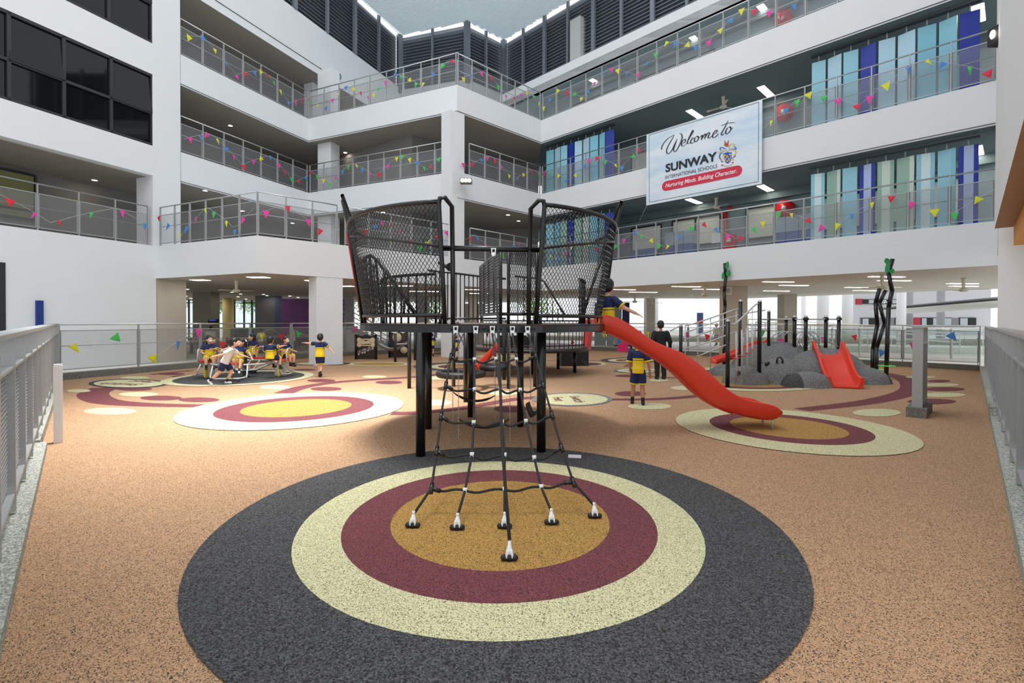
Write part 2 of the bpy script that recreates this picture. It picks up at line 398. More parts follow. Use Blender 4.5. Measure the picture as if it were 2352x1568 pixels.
# louvre screens between the parapet and the roof
def louvres(name, a, b, z0, z1, bay=2.1):
    u = (b - a).normalized(); n = P2(-u.y, u.x); L = (b - a).length; m = MB()
    k = int((z1 - z0) / .2)
    for i in range(k):
        z = z0 + .1 + i * .2
        p, q = a + n * .05, b + n * .05
        m.hexa([(p.x, p.y, z - .09), (q.x, q.y, z - .09), (q.x + n.x * .14, q.y + n.y * .14, z + .05), (p.x + n.x * .14, p.y + n.y * .14, z + .05),
                (p.x, p.y, z - .07), (q.x, q.y, z - .07), (q.x + n.x * .14, q.y + n.y * .14, z + .07), (p.x + n.x * .14, p.y + n.y * .14, z + .07)])
    o = struct(m, name, [DARKM])
    m = MB(); nb = max(1, round(L / bay))
    for i in range(nb + 1):
        c = a + u * (L * i / nb); m.obox(xy(c), u, .14 if i % 2 else .22, .16, z0, z1 + .12)
    m.prism([xy(a + n * .3), xy(b + n * .3), xy(b + n * .34), xy(a + n * .34)], z0, z1 + .0)
    build(m, 'mullion', [DARKM], o)
louvres('wall_louvre_left', q0, qa, 16.95, HR - .03); louvres('wall_louvre_back', qa, qb, LB, HR - .03, 2.4)
louvres('wall_louvre_middle', qb, qc, LB, HR - .05, 1.7); louvres('wall_louvre_right', qc, qd, wr.z, HR - .05, 1.9)
m = MB()
for c_ in (qa, qb, qc): m.obox(xy(c_), uM, .3, .3, LB - .2, HR)
struct(m, 'trim_5', [DARKM])
m = MB(); cc = unw(1327, 118, qc, qc + uR); m.obox(xy(cc), uR, .75, .5, wr.z - .3, unw(1327, 46, qc, qc + uR).z); struct(m, 'column_roof', [WALLG])

# columns of the atrium
def column(c, u, w, d, z0, z1, mt=WALL, name='column'):
    m = MB(); m.obox(c, u, w, d, z0, z1); return struct(m, name, [mt])
column(xy(pB + nM * .295 + uM * .0), uM, .8, .62, 0, b3)
column(xy(pP + nM * .36), uM, .95, .7, 0, b1)
cA = un(755, 400, 25.35); 
for z0, z1 in ((t1, b2), (t2, b3), (t3, b4)): column((cA.x, cA.y), uAB, .9, .6, z0, z1)
column(xy(pA + nL * 1.2 + uL * 1.6), uL, .8, .6, t3, b4)
# ground level columns to the east, under the slab
for (px0, px1, Y, mt) in ((1660, 1708, 21.5, BEIGE), (1793, 1822, 27.5, BEIGE), (1482, 1501, 33, BEIGE), (1078, 1096, 29, BEIGE), (960, 985, 33, WALLG)):
    c = un((px0 + px1) / 2, 740, Y); column((c.x, c.y), (1, 0), (px1 - px0) * Y / F_PX, .7, 0, b1, mt)

# right wing wall
cR = P2(9.95, 10.0); uW = P2(.687, .727)
m = MB(); m.prism([(9.93, 9.98), (10.75, 10.8), (11.5, 10.1), (10.6, 9.2)], 0, 20)
struct(m, 'column_right', [WALL])
m = MB(); m.prism([(10.75, 10.8), (13.5, 13.6), (14.2, 13.0), (11.5, 10.1)], 3.4, 20); struct(m, 'wall_right_upper', [WALL])
_k0, _k1 = P2(2.5, 2.3), P2(15.35, 16.0); _u = (_k1 - _k0).normalized(); _n = P2(_u.y, -_u.x)
def rline(t, o): return xy(_k0 + _u * t + _n * o)
m = MB(); m.prism([rline(-.5, .1), rline(10.35, .1), rline(10.35, .36), rline(-.5, .36)], 3.47, 20, 0, 0, 1); struct(m, 'wall_right', [WALL, mat('tan_soffit', (176, 142, 110), .7)])
OSF = mat('orange_soffit', (232, 166, 76), .7)
m = MB(); m.prism([rline(-.5, .365), rline(10.3, .365), rline(10.3, .7), rline(-.5, .7)], 3.1, 3.9); m.prism([rline(-.5, .7), rline(10.3, .7), rline(10.3, 5), rline(-.5, 5)], 3.5, 3.7); struct(m, 'ceiling_right', [OSF])
m = MB(); m.prism([(4.12, 3.66), (3.1, 2.55), (3.8, 1.9), (4.8, 3.0)], 0, 3.4); struct(m, 'wall_right_pier', [WALL])

# windows of the left wing
WN = 0
def window(y0, y1, z0, z1, cols, rows, name):
    a, b = onL(y0), onL(y1); u = uL; m = MB()
    def bx(p, q, za, zb, d=.12):
        p2, q2 = p + nL * (.02 + d), q + nL * (.02 + d); p1, q1 = p + nL * .02, q + nL * .02
        m.hexa([(p1.x, p1.y, za), (q1.x, q1.y, za), (q2.x, q2.y, za), (p2.x, p2.y, za), (p1.x, p1.y, zb), (q1.x, q1.y, zb), (q2.x, q2.y, zb), (p2.x, p2.y, zb)])
    w = .09
    bx(a, b, z0, z0 + w); bx(a, b, z1 - w, z1); L = (b - a).length
    for i in range(cols + 1):
        c = a + u * (L * i / cols); c0 = c - u * w / 2 if i else c; bx(c0, c0 + u * w, z0, z1)
    for zr in rows: bx(a, b, zr - w / 2, zr + w / 2)
    o = struct(m, name, [CHAR])
    m = MB(); p, q = a + nL * .1, b + nL * .1
    zs = [z0] + rows + [z1]
    for i in range(cols):
        for j in range(len(zs) - 1):
            c, d = p + (q - p) * (i / cols), p + (q - p) * ((i + 1) / cols)
            tilt = (.10 if (i + j) % 2 else 0) * (j == 1)
            m.quad((c.x - nL.x * tilt, c.y - nL.y * tilt, zs[j]), (d.x - nL.x * tilt, d.y - nL.y * tilt, zs[j]), (d.x, d.y, zs[j + 1]), (c.x, c.y, zs[j + 1]))
    build(m, 'pane', [DGLASS], o)
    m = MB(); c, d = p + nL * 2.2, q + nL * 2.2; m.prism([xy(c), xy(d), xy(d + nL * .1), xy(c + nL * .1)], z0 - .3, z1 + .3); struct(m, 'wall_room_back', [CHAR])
window(11.9, yJ, 8.0, 10.62, 5, [9.2], 'window_1')
window(11.6, yJ, 11.75, 14.4, 5, [13.2], 'window_2')
m = MB(); a_ = onL(13.2); b_ = unw(12, 700, pE, pA); m.prism([xy(a_ - nL * .03), (b_.x - nL.x * .03, b_.y - nL.y * .03), (b_.x, b_.y), xy(a_)], 0, 3.25); struct(m, 'door_1', [CHAR])
m = MB(); c = unw(89, 720, pE, pA); m.obox((c.x - nL.x * .04, c.y - nL.y * .04), uL, .17, .08, .9, unw(89, 690, pE, pA).z)
single(m, 'sign_panel', mat('navy_sign', (24, 52, 130), .5), 'narrow navy blue vertical sign board on the white left wall', 'sign')

# ------------------------------------------------------------------ floors
m = MB(); m.box(-60, 60, -4, 90, -.06, -.004)
struct(m, 'floor_concourse', [mat('pale_paving', (212, 210, 203), .55, noise=.05, nscale=1.5)])
kL0, kL1, kFL = P2(-2.15, 2.0), P2(-11.85, 12.85), P2(-9.05, 20.2)
kM = P2(1.2, 30.2); kR1, kR0 = P2(15.35, 16.0), P2(2.5, 2.3)
_a, _b = (kL0 - kL1).normalized(), (kR0 - kR1).normalized()
court_wide = [xy(kL0 + _a * 2.5), xy(kR0 + _b * 2.5), xy(kR1), xy(kM), xy(kFL), xy(kL1)]
_uk = (kL1 - kL0).normalized(); _nk = P2(-_uk.y, _uk.x); _s = kL0 + _uk * 5.35; court_wide += [xy(kL1 + _nk * .1), xy(_s + _nk * .1), xy(_s)]
court = [xy(kL0), xy(kR0), xy(kR1), xy(kM), xy(kFL), xy(kL1)]
# ------------------------------------------------------------------ rubber floor with its inlaid shapes
fl = MB(); FM = [ORANGE, RDARK, RCREAM, RMAR, RGOLD, RGREY]
fl.prism(court_wide, -.003, 0, 0)
LZ = [0.0]
def lay(pts, m):
    LZ[0] += 0.00013; k = len(pts); fl.add([(p[0], p[1], LZ[0]) for p in pts], [tuple(range(k))], m)
def fell(cx, cy, hw, hh, m, rot=0.0, n=44):
    c, s = math.cos(rot), math.sin(rot); pts = []
    for i in range(n):
        a = -2 * math.pi * i / n; x = hw * math.cos(a); y = hh * math.sin(a)
        w = unz(cx + x * c - y * s, cy + x * s + y * c); pts.append((w.x, w.y))
    lay(pts, m)
def fcirc(X, Y, R, m, n=72): lay([(X + R * math.cos(2 * math.pi * i / n), Y + R * math.sin(2 * math.pi * i / n)) for i in range(n)], m)
def track(px, w, m=3):
    P = [unz(*p) for p in px]; P = [V((p.x, p.y)) for p in P]
    Q = []                     # Catmull-Rom
    for i in range(len(P) - 1):
        p0, p1, p2, p3 = P[max(0, i - 1)], P[i], P[i + 1], P[min(len(P) - 1, i + 2)]
        for j in range(8):
            t = j / 8; Q.append(.5 * ((2 * p1) + (p2 - p0) * t + (2 * p0 - 5 * p1 + 4 * p2 - p3) * t * t + (3 * p1 - p0 - 3 * p2 + p3) * t ** 3))
    Q.append(P[-1]); L = len(Q); LZ[0] += .00013; vs = []
    for i, q in enumerate(Q):
        a = Q[max(0, i - 1)]; b = Q[min(L - 1, i + 1)]; t = (b - a).normalized(); n = V((-t.y, t.x))
        f = i / (L - 1); ww = w if not isinstance(w, tuple) else w[0] + (w[1] - w[0]) * f
        vs += [(q.x + n.x * ww / 2, q.y + n.y * ww / 2, LZ[0]), (q.x - n.x * ww / 2, q.y - n.y * ww / 2, LZ[0])]
    fl.add(vs, [(2 * i, 2 * i + 1, 2 * i + 3, 2 * i + 2) for i in range(L - 1)], m)
track([(248, 889), (214, 904), (240, 921), (330, 929), (470, 932)], (.62, .3))
track([(345, 860), (395, 855), (440, 851)], .3)
track([(650, 903), (700, 888), (790, 876), (955, 865), (1060, 853)], (.45, .3))
track([(899, 949), (950, 948), (1062, 937), (1180, 917), (1240, 912)], .3)
track([(1395, 917), (1480, 917), (1550, 914), (1612, 908)], .26)
track([(1840, 941), (2005, 921), (2092, 896), (2081, 870), (2020, 856)], (.3, .62))
track([(1440, 842), (1470, 832), (1530, 828)], .3); track([(1460, 862), (1560, 868)], .2); track([(1230, 828), (1390, 828)], .2)
for a in ((181, 897, 27, 3.6, 2), (308, 893, 42, 4.6, 3), (318, 905, 45, 5, 2), (370, 914, 48, 5.6, 3), (457, 918, 47, 5.6, 3), (253, 944, 60, 8, 2), (393, 858.5, 32, 2.5, 3),
          (310, 867, 34, 3, 2), (427, 865, 33, 3.4, 3), (632, 889, 36, 5, 2), (749, 893, 36, 4.6, 3), (738, 874, 32, 3.8, 3), (700, 849, 26, 2, 3), (860, 865, 28, 3.4, 2),
          (893, 878, 31, 3.8, 3), (1000, 925, 38, 7, 2), (1004, 868, 24, 4, 2), (1172, 939, 38, 8, 3), (1156, 903, 33, 5, 2), (1445, 863, 33, 3, 3), (1448, 904, 36, 5.5, 3),
          (1492, 933, 50, 7.5, 2), (1576, 891, 36, 5, 2), (1514, 873, 22, 3.4, 2), (2114, 866, 34, 2.6, 2), (2157, 875, 26, 3, 3), (2160, 884, 42, 4, 2), (2168, 893.5, 48, 4.4, 3),
          (2166, 907, 52, 5.4, 2), (2140, 922, 56, 6.2, 3), (2014, 948, 55, 9, 2), (870, 836, 80, 4.5, 2), (870, 836, 60, 3.2, 4), (1150, 818, 60, 3, 2), (1040, 812, 50, 2.4, 1)):
    fell(*a)
for cx, cy, hw, hh, ms in ((1067, 842, 118, 10, ((1, 1, 1), (.7, .75, 2), (.52, .55, 3), (.34, .36, 4))), (1449, 827.5, 70, 6.2, ((1, 1, 1), (.75, .75, 2), (.5, .5, 3), (.32, .32, 4))),
                           (1352, 836, 40, 4.6, ((1, 1, 2), (.75, .75, 3))), (1752, 868, 200, 31, ((1, 1, 2), (.88, .84, 3), (.78, .72, 4))),
                           (295, 881, 92, 10.4, ((1, 1, 1), (.87, .84, 2))), (1314, 917.5, 92, 15.4, ((1, 1, 5), (.89, .86, 2))), (1467, 851, 58, 6, ((1, 1, 5), (.85, .82, 2))),
                           (735, 835, 70, 4, ((1, 1, 1), (.8, .78, 2)))):
    for a, b, mm in ms: fell(cx, cy, hw * a, hh * b, mm)
for X, Y, rs in ((-.089, 3.96, ((2.17, 1), (1.553, 2), (1.228, 3), (.872, 4))), (4.153, 7.359, ((1.585, 2), (1.08, 3), (.78, 4))), (-3.905, 8.903, ((1.881, 2), (1.33, 3), (.93, 4))),
                 (-7.5, 13.55, ((1.85, 2), (1.6, 1)))):
    for r, mm in rs: fcirc(X, Y, r, mm)
floor = struct(fl, 'floor', FM)
# marker lettering laid into the pale discs
def text_mesh(body, size, mtx, mt, name, parent=None, off=0.0, shear=0.0, ext=0.0, sx=1.0, sp=1.0, label=None):
    cu = bpy.data.curves.new(name + '_c', 'FONT'); cu.body = body; cu.size = size; cu.offset = off; cu.shear = shear; cu.extrude = ext
    cu.align_x = 'LEFT'; cu.space_character = sp; cu.resolution_u = 3
    to = bpy.data.objects.new('tmp', cu); COL.objects.link(to); bpy.context.view_layer.update()
    me = bpy.data.meshes.new_from_object(to.evaluated_get(bpy.context.evaluated_depsgraph_get()))
    bpy.data.objects.remove(to)
    me.transform(Matrix.Diagonal((sx, 1, 1, 1))); me.transform(mtx)
    if parent is not None: me.transform(Matrix.Translation(-ORG[parent]))
    me.materials.clear(); me.materials.append(mt)
    o = bpy.data.objects.new(name, me); COL.objects.link(o)
    if parent is not None: o.parent = parent; ORG[o] = ORG[parent]
    if label: o['label'] = label
    return o
def frame(o, x, y, z=None):
    x = V(x).normalized(); y = V(y); y = (y - x * y.dot(x)).normalized(); z = x.cross(y)
    return Matrix(((x.x, y.x, z.x, o[0]), (x.y, y.y, z.y, o[1]), (x.z, y.z, z.z, o[2]), (0, 0, 0, 1)))
zt = LZ[0] + .0004
def floor_words(px, xdir, size):
    ctr = unz(*px); x = V((xdir[0], xdir[1], 0)).normalized(); y = V((-x.y, x.x, 0))
    for k, w in enumerate(('Switch', 'Feet')):
        o = ctr + y * (size * (.2 - 1.25 * k)) - x * (size * (1.35 if k == 0 else 1.0)); o.z = zt
        text_mesh(w, size, frame(o, x, y), RMAR, 'lettering', floor, off=size * .012)
floor_words((1308, 917.5), (0.05, -1), .30); floor_words((295, 880), (-1, .2), .44); floor_words((1467, 850.5), (-1, .1), .36)

# ------------------------------------------------------------------ kerbs
def kerb(name, a, b, w, h, mt, side=1, z0=-.004):
    u = (b - a).normalized(); n = P2(-u.y, u.x) * side; m = MB()
    m.prism([xy(a), xy(b), xy(b + n * w), xy(a + n * w)], z0, h); return struct(m, name, [mt])
kerb('kerb', kL0 - (kL1 - kL0).normalized() * 1.2, kL1, .62, .12, KERB, 1) if False else None
uk = (kL1 - kL0).normalized(); nk = P2(uk.y, -uk.x) * -1      # outward (to the left)
m = MB()
m.prism([xy(kL0 - uk * 2), xy(kL0 + uk * 5.35), xy(kL0 + uk * 5.35 + nk * .75), xy(kL0 - uk * 2 + nk * .75)], -.004, .10)
m.prism([xy(kL0 + uk * 5.35 + nk * .06), xy(kL1), xy(kL1 + nk * .75), xy(kL0 + uk * 5.35 + nk * .75)], -.004, .13)
struct(m, 'kerb', [KERB])
for a, b in ((kL1, kFL), (kFL, kM), (kM, kR1)):
    u = (b - a).normalized(); n = P2(-u.y, u.x); m = MB(); m.prism([xy(a), xy(b), xy(b + n * .3), xy(a + n * .3)], -.004, .17); struct(m, 'kerb', [KERBD])
ur = (kR1 - kR0).normalized(); nr = P2(ur.y, -ur.x)
m = MB(); m.prism([xy(kR0 - ur * 1.5), xy(kR0 + ur * 7.4), xy(kR0 + ur * 7.4 + nr * .7), xy(kR0 - ur * 1.5 + nr * .7)], -.004, .12)
m.prism([xy(kR0 + ur * 7.4), xy(kR0 + ur * 8.2), xy(kR0 + ur * 8.2 + nr * .7), xy(kR0 + ur * 7.4 + nr * .7)], -.004, .26)
m.prism([xy(kR0 + ur * 8.2), xy(kR1), xy(kR1 + nr * .3), xy(kR0 + ur * 8.2 + nr * .3)], -.004, .16)
struct(m, 'kerb', [KERB])

# ------------------------------------------------------------------ railings
def railing(label, pts, z0, sp=.94, H=1.43, group=None, first=True, last=True):
    t = thing('railing', label, 'railing', (pts[0].x, pts[0].y, z0), group)
    tr = MB(); mr = MB(); tr.tube([(p.x, p.y, z0 + H) for p in pts], .024, 8)
    for si, (a, b) in enumerate(zip(pts, pts[1:])):
        d = b - a; L = d.length; u = d / L; n = P2(-u.y, u.x); k = max(1, round(L / sp)); st = L / k
        mr.tube([(a.x + n.x * .05, a.y + n.y * .05, z0 + .72), (b.x + n.x * .05, b.y + n.y * .05, z0 + .72)], .013, 6)
        for i in range(k + 1):
            if i == 0 and si > 0: continue
            c = a + u * (st * i); mb = MB(); mb.obox(xy(c), u, .03, .055, z0 - .02, z0 + H); build(mb, 'post', STEEL, t)
        for i in range(k):
            p, q = a + u * (st * i + .035), a + u * (st * (i + 1) - .035); mb = MB(); w = .025
            za, zb = z0 + .09, z0 + 1.13
            for (s, e) in (((p.x, p.y, za), (q.x, q.y, za)), ((p.x, p.y, zb), (q.x, q.y, zb)), ((p.x, p.y, za), (p.x, p.y, zb)), ((q.x, q.y, za), (q.x, q.y, zb))): mb.bar(s, e, w, w, 0)
            l = (q - p).length
            mb.quad((p.x, p.y, za), (q.x, q.y, za), (q.x, q.y, zb), (p.x, p.y, zb), 1, [(0, 0), (l, 0), (l, zb - za), (0, zb - za)])
            build(mb, 'mesh_panel', [STEEL, MESHG], t)
    build(tr, 'top_rail', BRIGHT, t); build(mr, 'middle_rail', BRIGHT, t)
    return t
FC = [mat('flag_pink', (226, 62, 160), .6), mat('flag_green', (64, 190, 84), .6), mat('flag_blue', (66, 134, 206), .6), mat('flag_red', (218, 34, 62), .6), mat('flag_yellow', (216, 214, 36), .6)]
STR = mat('white_string', (215, 215, 215), .7)
def bunting(label, a, b, z0, seed=0, sp=.43, hi=1.12, lo=.22, per=2.9, off=.10, size=1.0, side=-1):
    rn = random.Random(seed); d = b - a; L = d.length; u = d / L; n = P2(-u.y, u.x) * side; o = a + n * off
    t = thing('bunting', label, 'bunting', (a.x, a.y, z0 + .1), None)
    def pt(s):
        ph = (s / per + seed * .37) % 1.0; f = ph / .5 if ph < .5 else (1 - ph) / .5
        z = z0 + lo + (hi - lo) * (f ** .8); return V((o.x + u.x * s, o.y + u.y * s, z))
    mb = MB(); mb.tube([pt(L * i / max(2, int(L / .25))) for i in range(max(2, int(L / .25)) + 1)], .004, 4); build(mb, 'string', STR, t)
    s = .25; i = seed
    while s < L - .12:
        p = pt(s); w = .115 * size * rn.uniform(.85, 1.1); h = .25 * size * rn.uniform(.8, 1.1); r = rn.uniform(-.7, .7) if rn.random() < .5 else rn.uniform(-.25, .25)
        ca, sa = math.cos(r), math.sin(r); w *= rn.choice((1, 1, .75, .5)); U = V((u.x, u.y, 0)); N = V((n.x, n.y, 0)); Z = V((0, 0, 1))
        def q(x, y, k=0): return p + U * (x * ca - y * sa) + Z * (x * sa + y * ca) + N * (.012 + k)
        mb = MB(); f = rn.uniform(0, .03)
        A, B, C, D = q(-w, 0), q(w, 0), q(w * .1, -h, f), q(-w * .1, -h * .55, .02)
        T = N * .003
        mb.add([A, B, C, D, A + T, B + T, C + T, D + T], [(0, 3, 1), (0, 2, 3), (3, 2, 1), (4, 5, 7), (4, 7, 6), (7, 5, 6), (0, 1, 5, 4), (1, 2, 6, 5), (2, 0, 4, 6)], 0)
        build(mb, 'flag', FC[(i * 3 + rn.randrange(2)) % 5], t)
        s += sp * rn.uniform(.75, 1.25); i += 1
    return t
LV = ((t1, 'lowest balcony'), (t2, 'middle balcony'), (t3, 'top balcony'))
ins = .09
def inset(p, *ns):
    q = P2(p.x, p.y)
    for n in ns: q = q + n * ins
    return q
for k, (z, nm) in enumerate(LV):
    if k:
        railing('grey mesh railing of the %s on the left facade beside the white pier' % nm, [inset(pD, nL) + uL * .05, inset(pA, nL)], z)
        bunting('coloured flag string on the %s railing of the left facade' % nm, pD + uL * .05, pA, z, 3 * k)
        railing('grey mesh railing of the %s between the left facade and the projecting corner' % nm, [inset(pA, nAB), inset(pB, nAB)] if k > 1 else [inset(pA, nAB), pB + nAB * ins - uAB * .25], z)
        bunting('coloured flag string on the %s railing left of the projecting corner' % nm, pA, pB, z, 3 * k + 1)
        railing('grey mesh railing of the %s right of the projecting corner' % nm, [inset(pB, nM) + (uM * .0 if k > 1 else uM * .75), inset(pC, nM)], z, .9)
        bunting('coloured flag string on the %s railing right of the projecting corner' % nm, pB, pC, z, 3 * k + 2, .48)
    railing('long grey mesh railing of the %s on the right facade' % nm, [inset(pC, nR), inset(pK, nR)], z, .93)
    bunting('long coloured flag string on the %s railing of the right facade' % nm, pC, pK, z, 7 + k * 2)
railing('grey mesh railing of the lowest balcony above the plain left wall', [onL(3.2) + nL * ins, pE + nL * ins - uL * .12], t1, 1.06)
bunting('coloured flag string on the railing above the plain left wall', onL(9), pE, t1, 22, .75, per=3.6)
railing('grey mesh railing of the lowest balcony turning round the box corner', [pG + P2(-uGF.y, uGF.x) * ins + uGF * .12, pF + P2(-uGF.y, uGF.x) * ins, pP + nM * ins], t1, .95) if False else None
nGF = P2(-uGF.y, uGF.x)
cor = pF + (nGF + nM).normalized() * ins
railing('grey mesh railing round the corner of the box above the canteen', [pG + nGF * ins + uGF * .12, cor, pP - uM * -.3 + nM * ins], t1, .95)
bunting('coloured flag string on the left side of the canteen box corner', pG + uGF * .15, pF, t1, 31, .55)
bunting('coloured flag string on the right side of the canteen box corner', pF, pP + uM * .3, t1, 33, .55)
railing('grey mesh railing of the lowest balcony behind the climbing tower', [pP + uM * .6 + nM * ins, pB - uM * .35 + nM * ins], t1, .95)
bunting('coloured flag string on the lowest balcony behind the climbing tower', pP + uM * .6, pB - uM * .4, t1, 35)
railing('grey mesh railing of the lowest balcony right of the white corner column', [pB + uM * .8 + nM * ins, pC + nM * ins], t1, .95)
bunting('coloured flag string on the lowest balcony right of the white corner column', pB + uM * .4, pC, t1, 36)
# ground fences of the playground
def off(a, b, w): u = (b - a).normalized(); n = P2(-u.y, u.x); return n * w
o1, o2, o3 = off(kL1, kFL, .15), off(kFL, kM, .15), off(kM, kR1, .15)
railing('grey mesh fence on a kerb in front of the plain left wall and canteen', [kL1 + o1, kFL + o1, ], .17, 1.95, 1.30)
railing('grey mesh fence on a kerb behind the music panels and the far platform', [kFL + o2, kM + o2], .17, 1.95, 1.30)
railing('long grey mesh fence on a kerb behind the rubber hill', [kM + o3, kR1 + o3], .17, 1.95, 1.30)
bunting('coloured flag string on the fence before the plain left wall and canteen', kL1, kFL, .17, 41, .85, size=1.25, off=-.08)
bunting('coloured flag string on the fence behind the music panels', kFL, kM, .17, 42, .9, size=1.25, off=-.08)
bunting('coloured flag string on the fence behind the rubber hill', kM, kR1, .17, 43, .9, size=1.25, off=-.08)

def louvre_railing(label, a, b, z0, top, sp, cap=True, base=.0):
    t = thing('railing', label, 'railing', (a.x, a.y, z0))
    d = b - a; L = d.length; u = d / L; n = P2(-u.y, u.x); k = max(1, round(L / sp)); st = L / k
    m = MB(); m.bar((a.x, a.y, top - .02), (b.x, b.y, top - .02), .15, .035); build(m, 'top_rail', STEEL, t)
    m = MB(); m.bar((a.x, a.y, top - .27), (b.x, b.y, top - .27), .13, .02); m.bar((a.x, a.y, z0 + .13), (b.x, b.y, z0 + .13), .13, .03); build(m, 'frame_rail', STEEL, t)
    for i in range(k + 1):
        c = a + u * (st * i); m = MB(); m.obox(xy(c), u, .045, .14, z0, top - .035); build(m, 'post', STEEL, t)
    for i in range(k):
        p, q = a + u * (st * i + .03), a + u * (st * (i + 1) - .03); m = MB(); z = z0 + .2
        while z < top - .32:
            A, B = p - n * .03, q - n * .03; C, D = q + n * .03, p + n * .03
            m.hexa([(A.x, A.y, z), (B.x, B.y, z), (C.x, C.y, z + .022), (D.x, D.y, z + .022), (A.x, A.y, z + .006), (B.x, B.y, z + .006), (C.x, C.y, z + .028), (D.x, D.y, z + .028)]); z += .034
        build(m, 'louvre_panel', STEEL, t)
    return t
rl0, rl1 = kL0 - uk * 1.6 + nk * .15, kL1 + nk * .15
louvre_railing('slatted grey steel railing on the pebble kerb left of the court, beside the white post', rl0, rl1, .12, 1.5, .98)
a_ = P2(9.75, 9.15) + P2(.1, -.1); b_ = P2(3.95, 3.0) + P2(.25, -.05)
louvre_railing('slatted grey steel railing between the two white walls along the right kerb', kR0 + ur * 2.0 + nr * .14, kR0 + ur * 9.9 + nr * .14, .13, 1.5, .98)
p0, p1 = kR0 + ur * 11.2 + nr * .18, kR1 + nr * .18
louvre_railing('short slatted grey railing behind the right white column', p0, p1, .16, 1.46, .6)
# free-standing barrier on a granite plinth
bb = unz(2112, 950, 0)
ub = (unz(2133, 930, 0) - unz(2106, 962, 0)); ub = P2(ub.x, ub.y).normalized()
t = thing('barrier', 'freestanding slatted steel barrier on a granite plinth beside the right-hand floor petals', 'barrier', (bb.x, bb.y, 0))
m = MB(); c = (bb.x, bb.y); m.obox(c, ub, .98, .27, .002, .16); build(m, 'plinth', KERBD, t)
m = MB(); m.obox(c, ub, .8, .16, 1.50, 1.53); build(m, 'top_plate', STEEL, t)
for s in (-.36, .0, .36):
    m = MB(); q = P2(*c) + ub * s; m.obox(xy(q), ub, .035 if s else .03, .14, .16, 1.5); build(m, 'post', STEEL, t)
m = MB(); m.obox(c, ub, .72, .13, 1.22, 1.24); m.obox(c, ub, .72, .13, .24, .26)
n_ = P2(-ub.y, ub.x)
z = .3
while z < 1.2:
    A, B = P2(*c) - ub * .34, P2(*c) + ub * .34
    m.hexa([(A.x - n_.x * .04, A.y - n_.y * .04, z), (B.x - n_.x * .04, B.y - n_.y * .04, z), (B.x + n_.x * .04, B.y + n_.y * .04, z + .02), (A.x + n_.x * .04, A.y + n_.y * .04, z + .02),
            (A.x - n_.x * .04, A.y - n_.y * .04, z + .008), (B.x - n_.x * .04, B.y - n_.y * .04, z + .008), (B.x + n_.x * .04, B.y + n_.y * .04, z + .028), (A.x + n_.x * .04, A.y + n_.y * .04, z + .028)]); z += .035
build(m, 'louvre_panel', STEEL, t)
# white bollard by the left kerb
wp = unz(134, 1016, 0); t = thing('bollard', 'square white post standing at the step of the left pebble kerb', 'bollard', (wp.x, wp.y, 0))
m = MB(); m.obox((wp.x, wp.y), uk, .11, .09, .001, 1.0); m.obox((wp.x, wp.y), uk, .1, .08, 1.0, 1.02); build(m, 'post', WPL, t)
wc = unz(118, 996, 0)
# ------------------------------------------------------------------ climbing tower
TC = P2(-.42, 7.36); TR = 1.79; DZ = 1.56
dg = math.radians
def on(ph, r, z): a = dg(ph); return V((TC.x + r * math.sin(a), TC.y - r * math.cos(a), z))
def rad(z): return 1.74 + (z - 1.66) / 1.27 * .2
def flare(ph, z, k=0): return on(ph, rad(z) + k, z)
tower = thing('climbing_tower', 'tall black play tower with round deck and flared mesh baskets in mid court', 'play tower', (TC.x, TC.y, 0))
def ring_pts(c, r, z, n=48): return [V((c.x + r * math.cos(2 * math.pi * i / n), c.y + r * math.sin(2 * math.pi * i / n), z)) for i in range(n)]
def flat_front(n=56, r=TR):     # round plan with a chord cut across the front
    out = []
    for i in range(n):
        a = 360 * i / n - 180
        if -9 < a < 21: continue
        out.append((TC.x + r * math.sin(dg(a)), TC.y - r * math.cos(dg(a))))
    return out
m = MB(); m.prism(flat_front(), DZ - .022, DZ); build(m, 'deck_board', DECKB, tower)
m = MB(); fp = flat_front(); fi = flat_front(r=TR - .05)
for i in range(len(fp)):
    j = (i + 1) % len(fp); m.hexa([(*fp[i], DZ - .10), (*fp[j], DZ - .10), (*fi[j], DZ - .10), (*fi[i], DZ - .10), (*fp[i], DZ - .004), (*fp[j], DZ - .004), (*fi[j], DZ - .004), (*fi[i], DZ - .004)])
m.box(TC.x - 1.6, TC.x + 1.6, TC.y - .05, TC.y + .05, DZ - .1, DZ - .022); m.box(TC.x - .05, TC.x + .05, TC.y - 1.6, TC.y + 1.6, DZ - .1, DZ - .022)
build(m, 'deck_rim', BLACK, tower)
for px, py, r in ((966, 1048, .056), (1243, 1038, .056), (984, 984, .05), (1195, 979, .05), (1081, 957, .05), (1070, 923, .05)):
    b = unz(px, py); m = MB(); m.tube([(b.x, b.y, 0), (b.x, b.y, DZ - .1)], r, 16); build(m, 'post', BLACK, tower)
